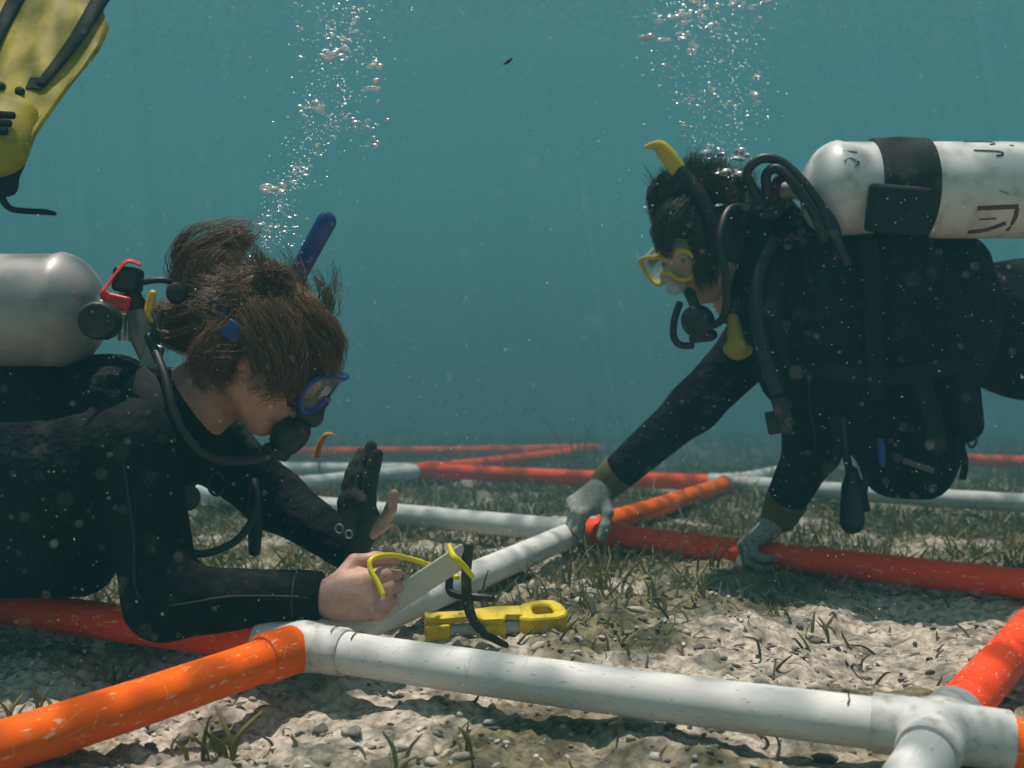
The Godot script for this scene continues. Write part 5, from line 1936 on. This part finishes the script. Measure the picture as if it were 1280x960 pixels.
	M.yellow_dull = mat(lin(0.62, 0.46, 0.02), 0.5)
	M.stencil = mat(lin(0.06, 0.06, 0.075), 0.8)
	M.sticker = mat(lin(0.14, 0.03, 0.035), 0.7)
	M.sticker_blue = mat(lin(0.06, 0.045, 0.07), 0.7)
	M.grey_trim = mat(lin(0.10, 0.10, 0.105), 0.7)
	# tools
	M.milky = mat(lin(0.54, 0.54, 0.51), 0.45)
	M.milky.backlight_enabled = true
	M.milky.backlight = Color(0.6, 0.6, 0.55)
	M.pale_plastic = mat(lin(0.42, 0.44, 0.46), 0.4)
	M.cord_yellow = mat(lin(0.75, 0.66, 0.01), 0.45)
	M.yellow = mat(Color.WHITE, 0.5)
	M.yellow.albedo_texture = blotches(256, 53, 0.03, [[0.0, Color(0.40, 0.30, 0.02)], [0.4, Color(0.66, 0.50, 0.01)], [1.0, Color(0.72, 0.56, 0.015)]])
	M.yellow.uv1_triplanar = true
	M.yellow.uv1_scale = Vector3.ONE * 6.0
	# fin
	M.fin_yellow = mat(Color.WHITE, 0.55)
	M.fin_yellow.albedo_texture = blotches(256, 59, 0.02, [[0.0, Color(0.20, 0.19, 0.02)], [0.35, Color(0.44, 0.39, 0.02)], [0.55, Color(0.64, 0.55, 0.03)], [1.0, Color(0.80, 0.70, 0.10)]])
	M.fin_yellow.uv1_triplanar = true
	M.fin_yellow.uv1_scale = Vector3.ONE * 4.0
	M.fin_yellow.backlight_enabled = true
	M.fin_yellow.backlight = Color(1.0, 1.0, 0.7)
	M.fin_black = mat(lin(0.014, 0.017, 0.016), 0.7)
	M.fin_black.metallic_specular = 0.25
	M.leaf_orange = mat(lin(0.62, 0.22, 0.01), 0.6)
	# bubbles
	M.bubble = mat(lin(0.97, 0.98, 1.0), 0.26, 0.75)
	M.bubble_clear = mat(lin(0.9, 0.95, 0.97, 0.38), 0.08)
	M.bubble_clear.transparency = BaseMaterial3D.TRANSPARENCY_ALPHA
	# water surface: thin where ripples focus the light, thicker between
	var size := 1024
	var cells := noise(61, 0.012, 1, FastNoiseLite.TYPE_CELLULAR)
	cells.cellular_return_type = FastNoiseLite.RETURN_DISTANCE2_SUB
	cells.cellular_jitter = 1.0
	cells.domain_warp_enabled = true
	cells.domain_warp_amplitude = 30.0
	cells.domain_warp_frequency = 0.01
	var im := cells.get_seamless_image(size, size)
	im.convert(Image.FORMAT_L8)
	var src := im.get_data()
	var outb := PackedByteArray()
	outb.resize(size * size * 4)
	for i in src.size():
		var t := src[i] / 255.0
		outb[i * 4] = 105
		outb[i * 4 + 1] = 150
		outb[i * 4 + 2] = 160
		outb[i * 4 + 3] = int(255.0 * 0.66 * smoothstep(0.05, 0.42, t))
	M.surface = mat(Color.WHITE, 0.9)
	M.surface.albedo_texture = ImageTexture.create_from_image(Image.create_from_data(size, size, false, Image.FORMAT_RGBA8, outb))
	M.surface.transparency = BaseMaterial3D.TRANSPARENCY_ALPHA
	M.surface.uv1_scale = Vector3(0.9, 0.9, 1)
	M.surface.backlight_enabled = true
	M.surface.backlight = Color(0.2, 0.42, 0.5)
	M.surface.cull_mode = BaseMaterial3D.CULL_DISABLED
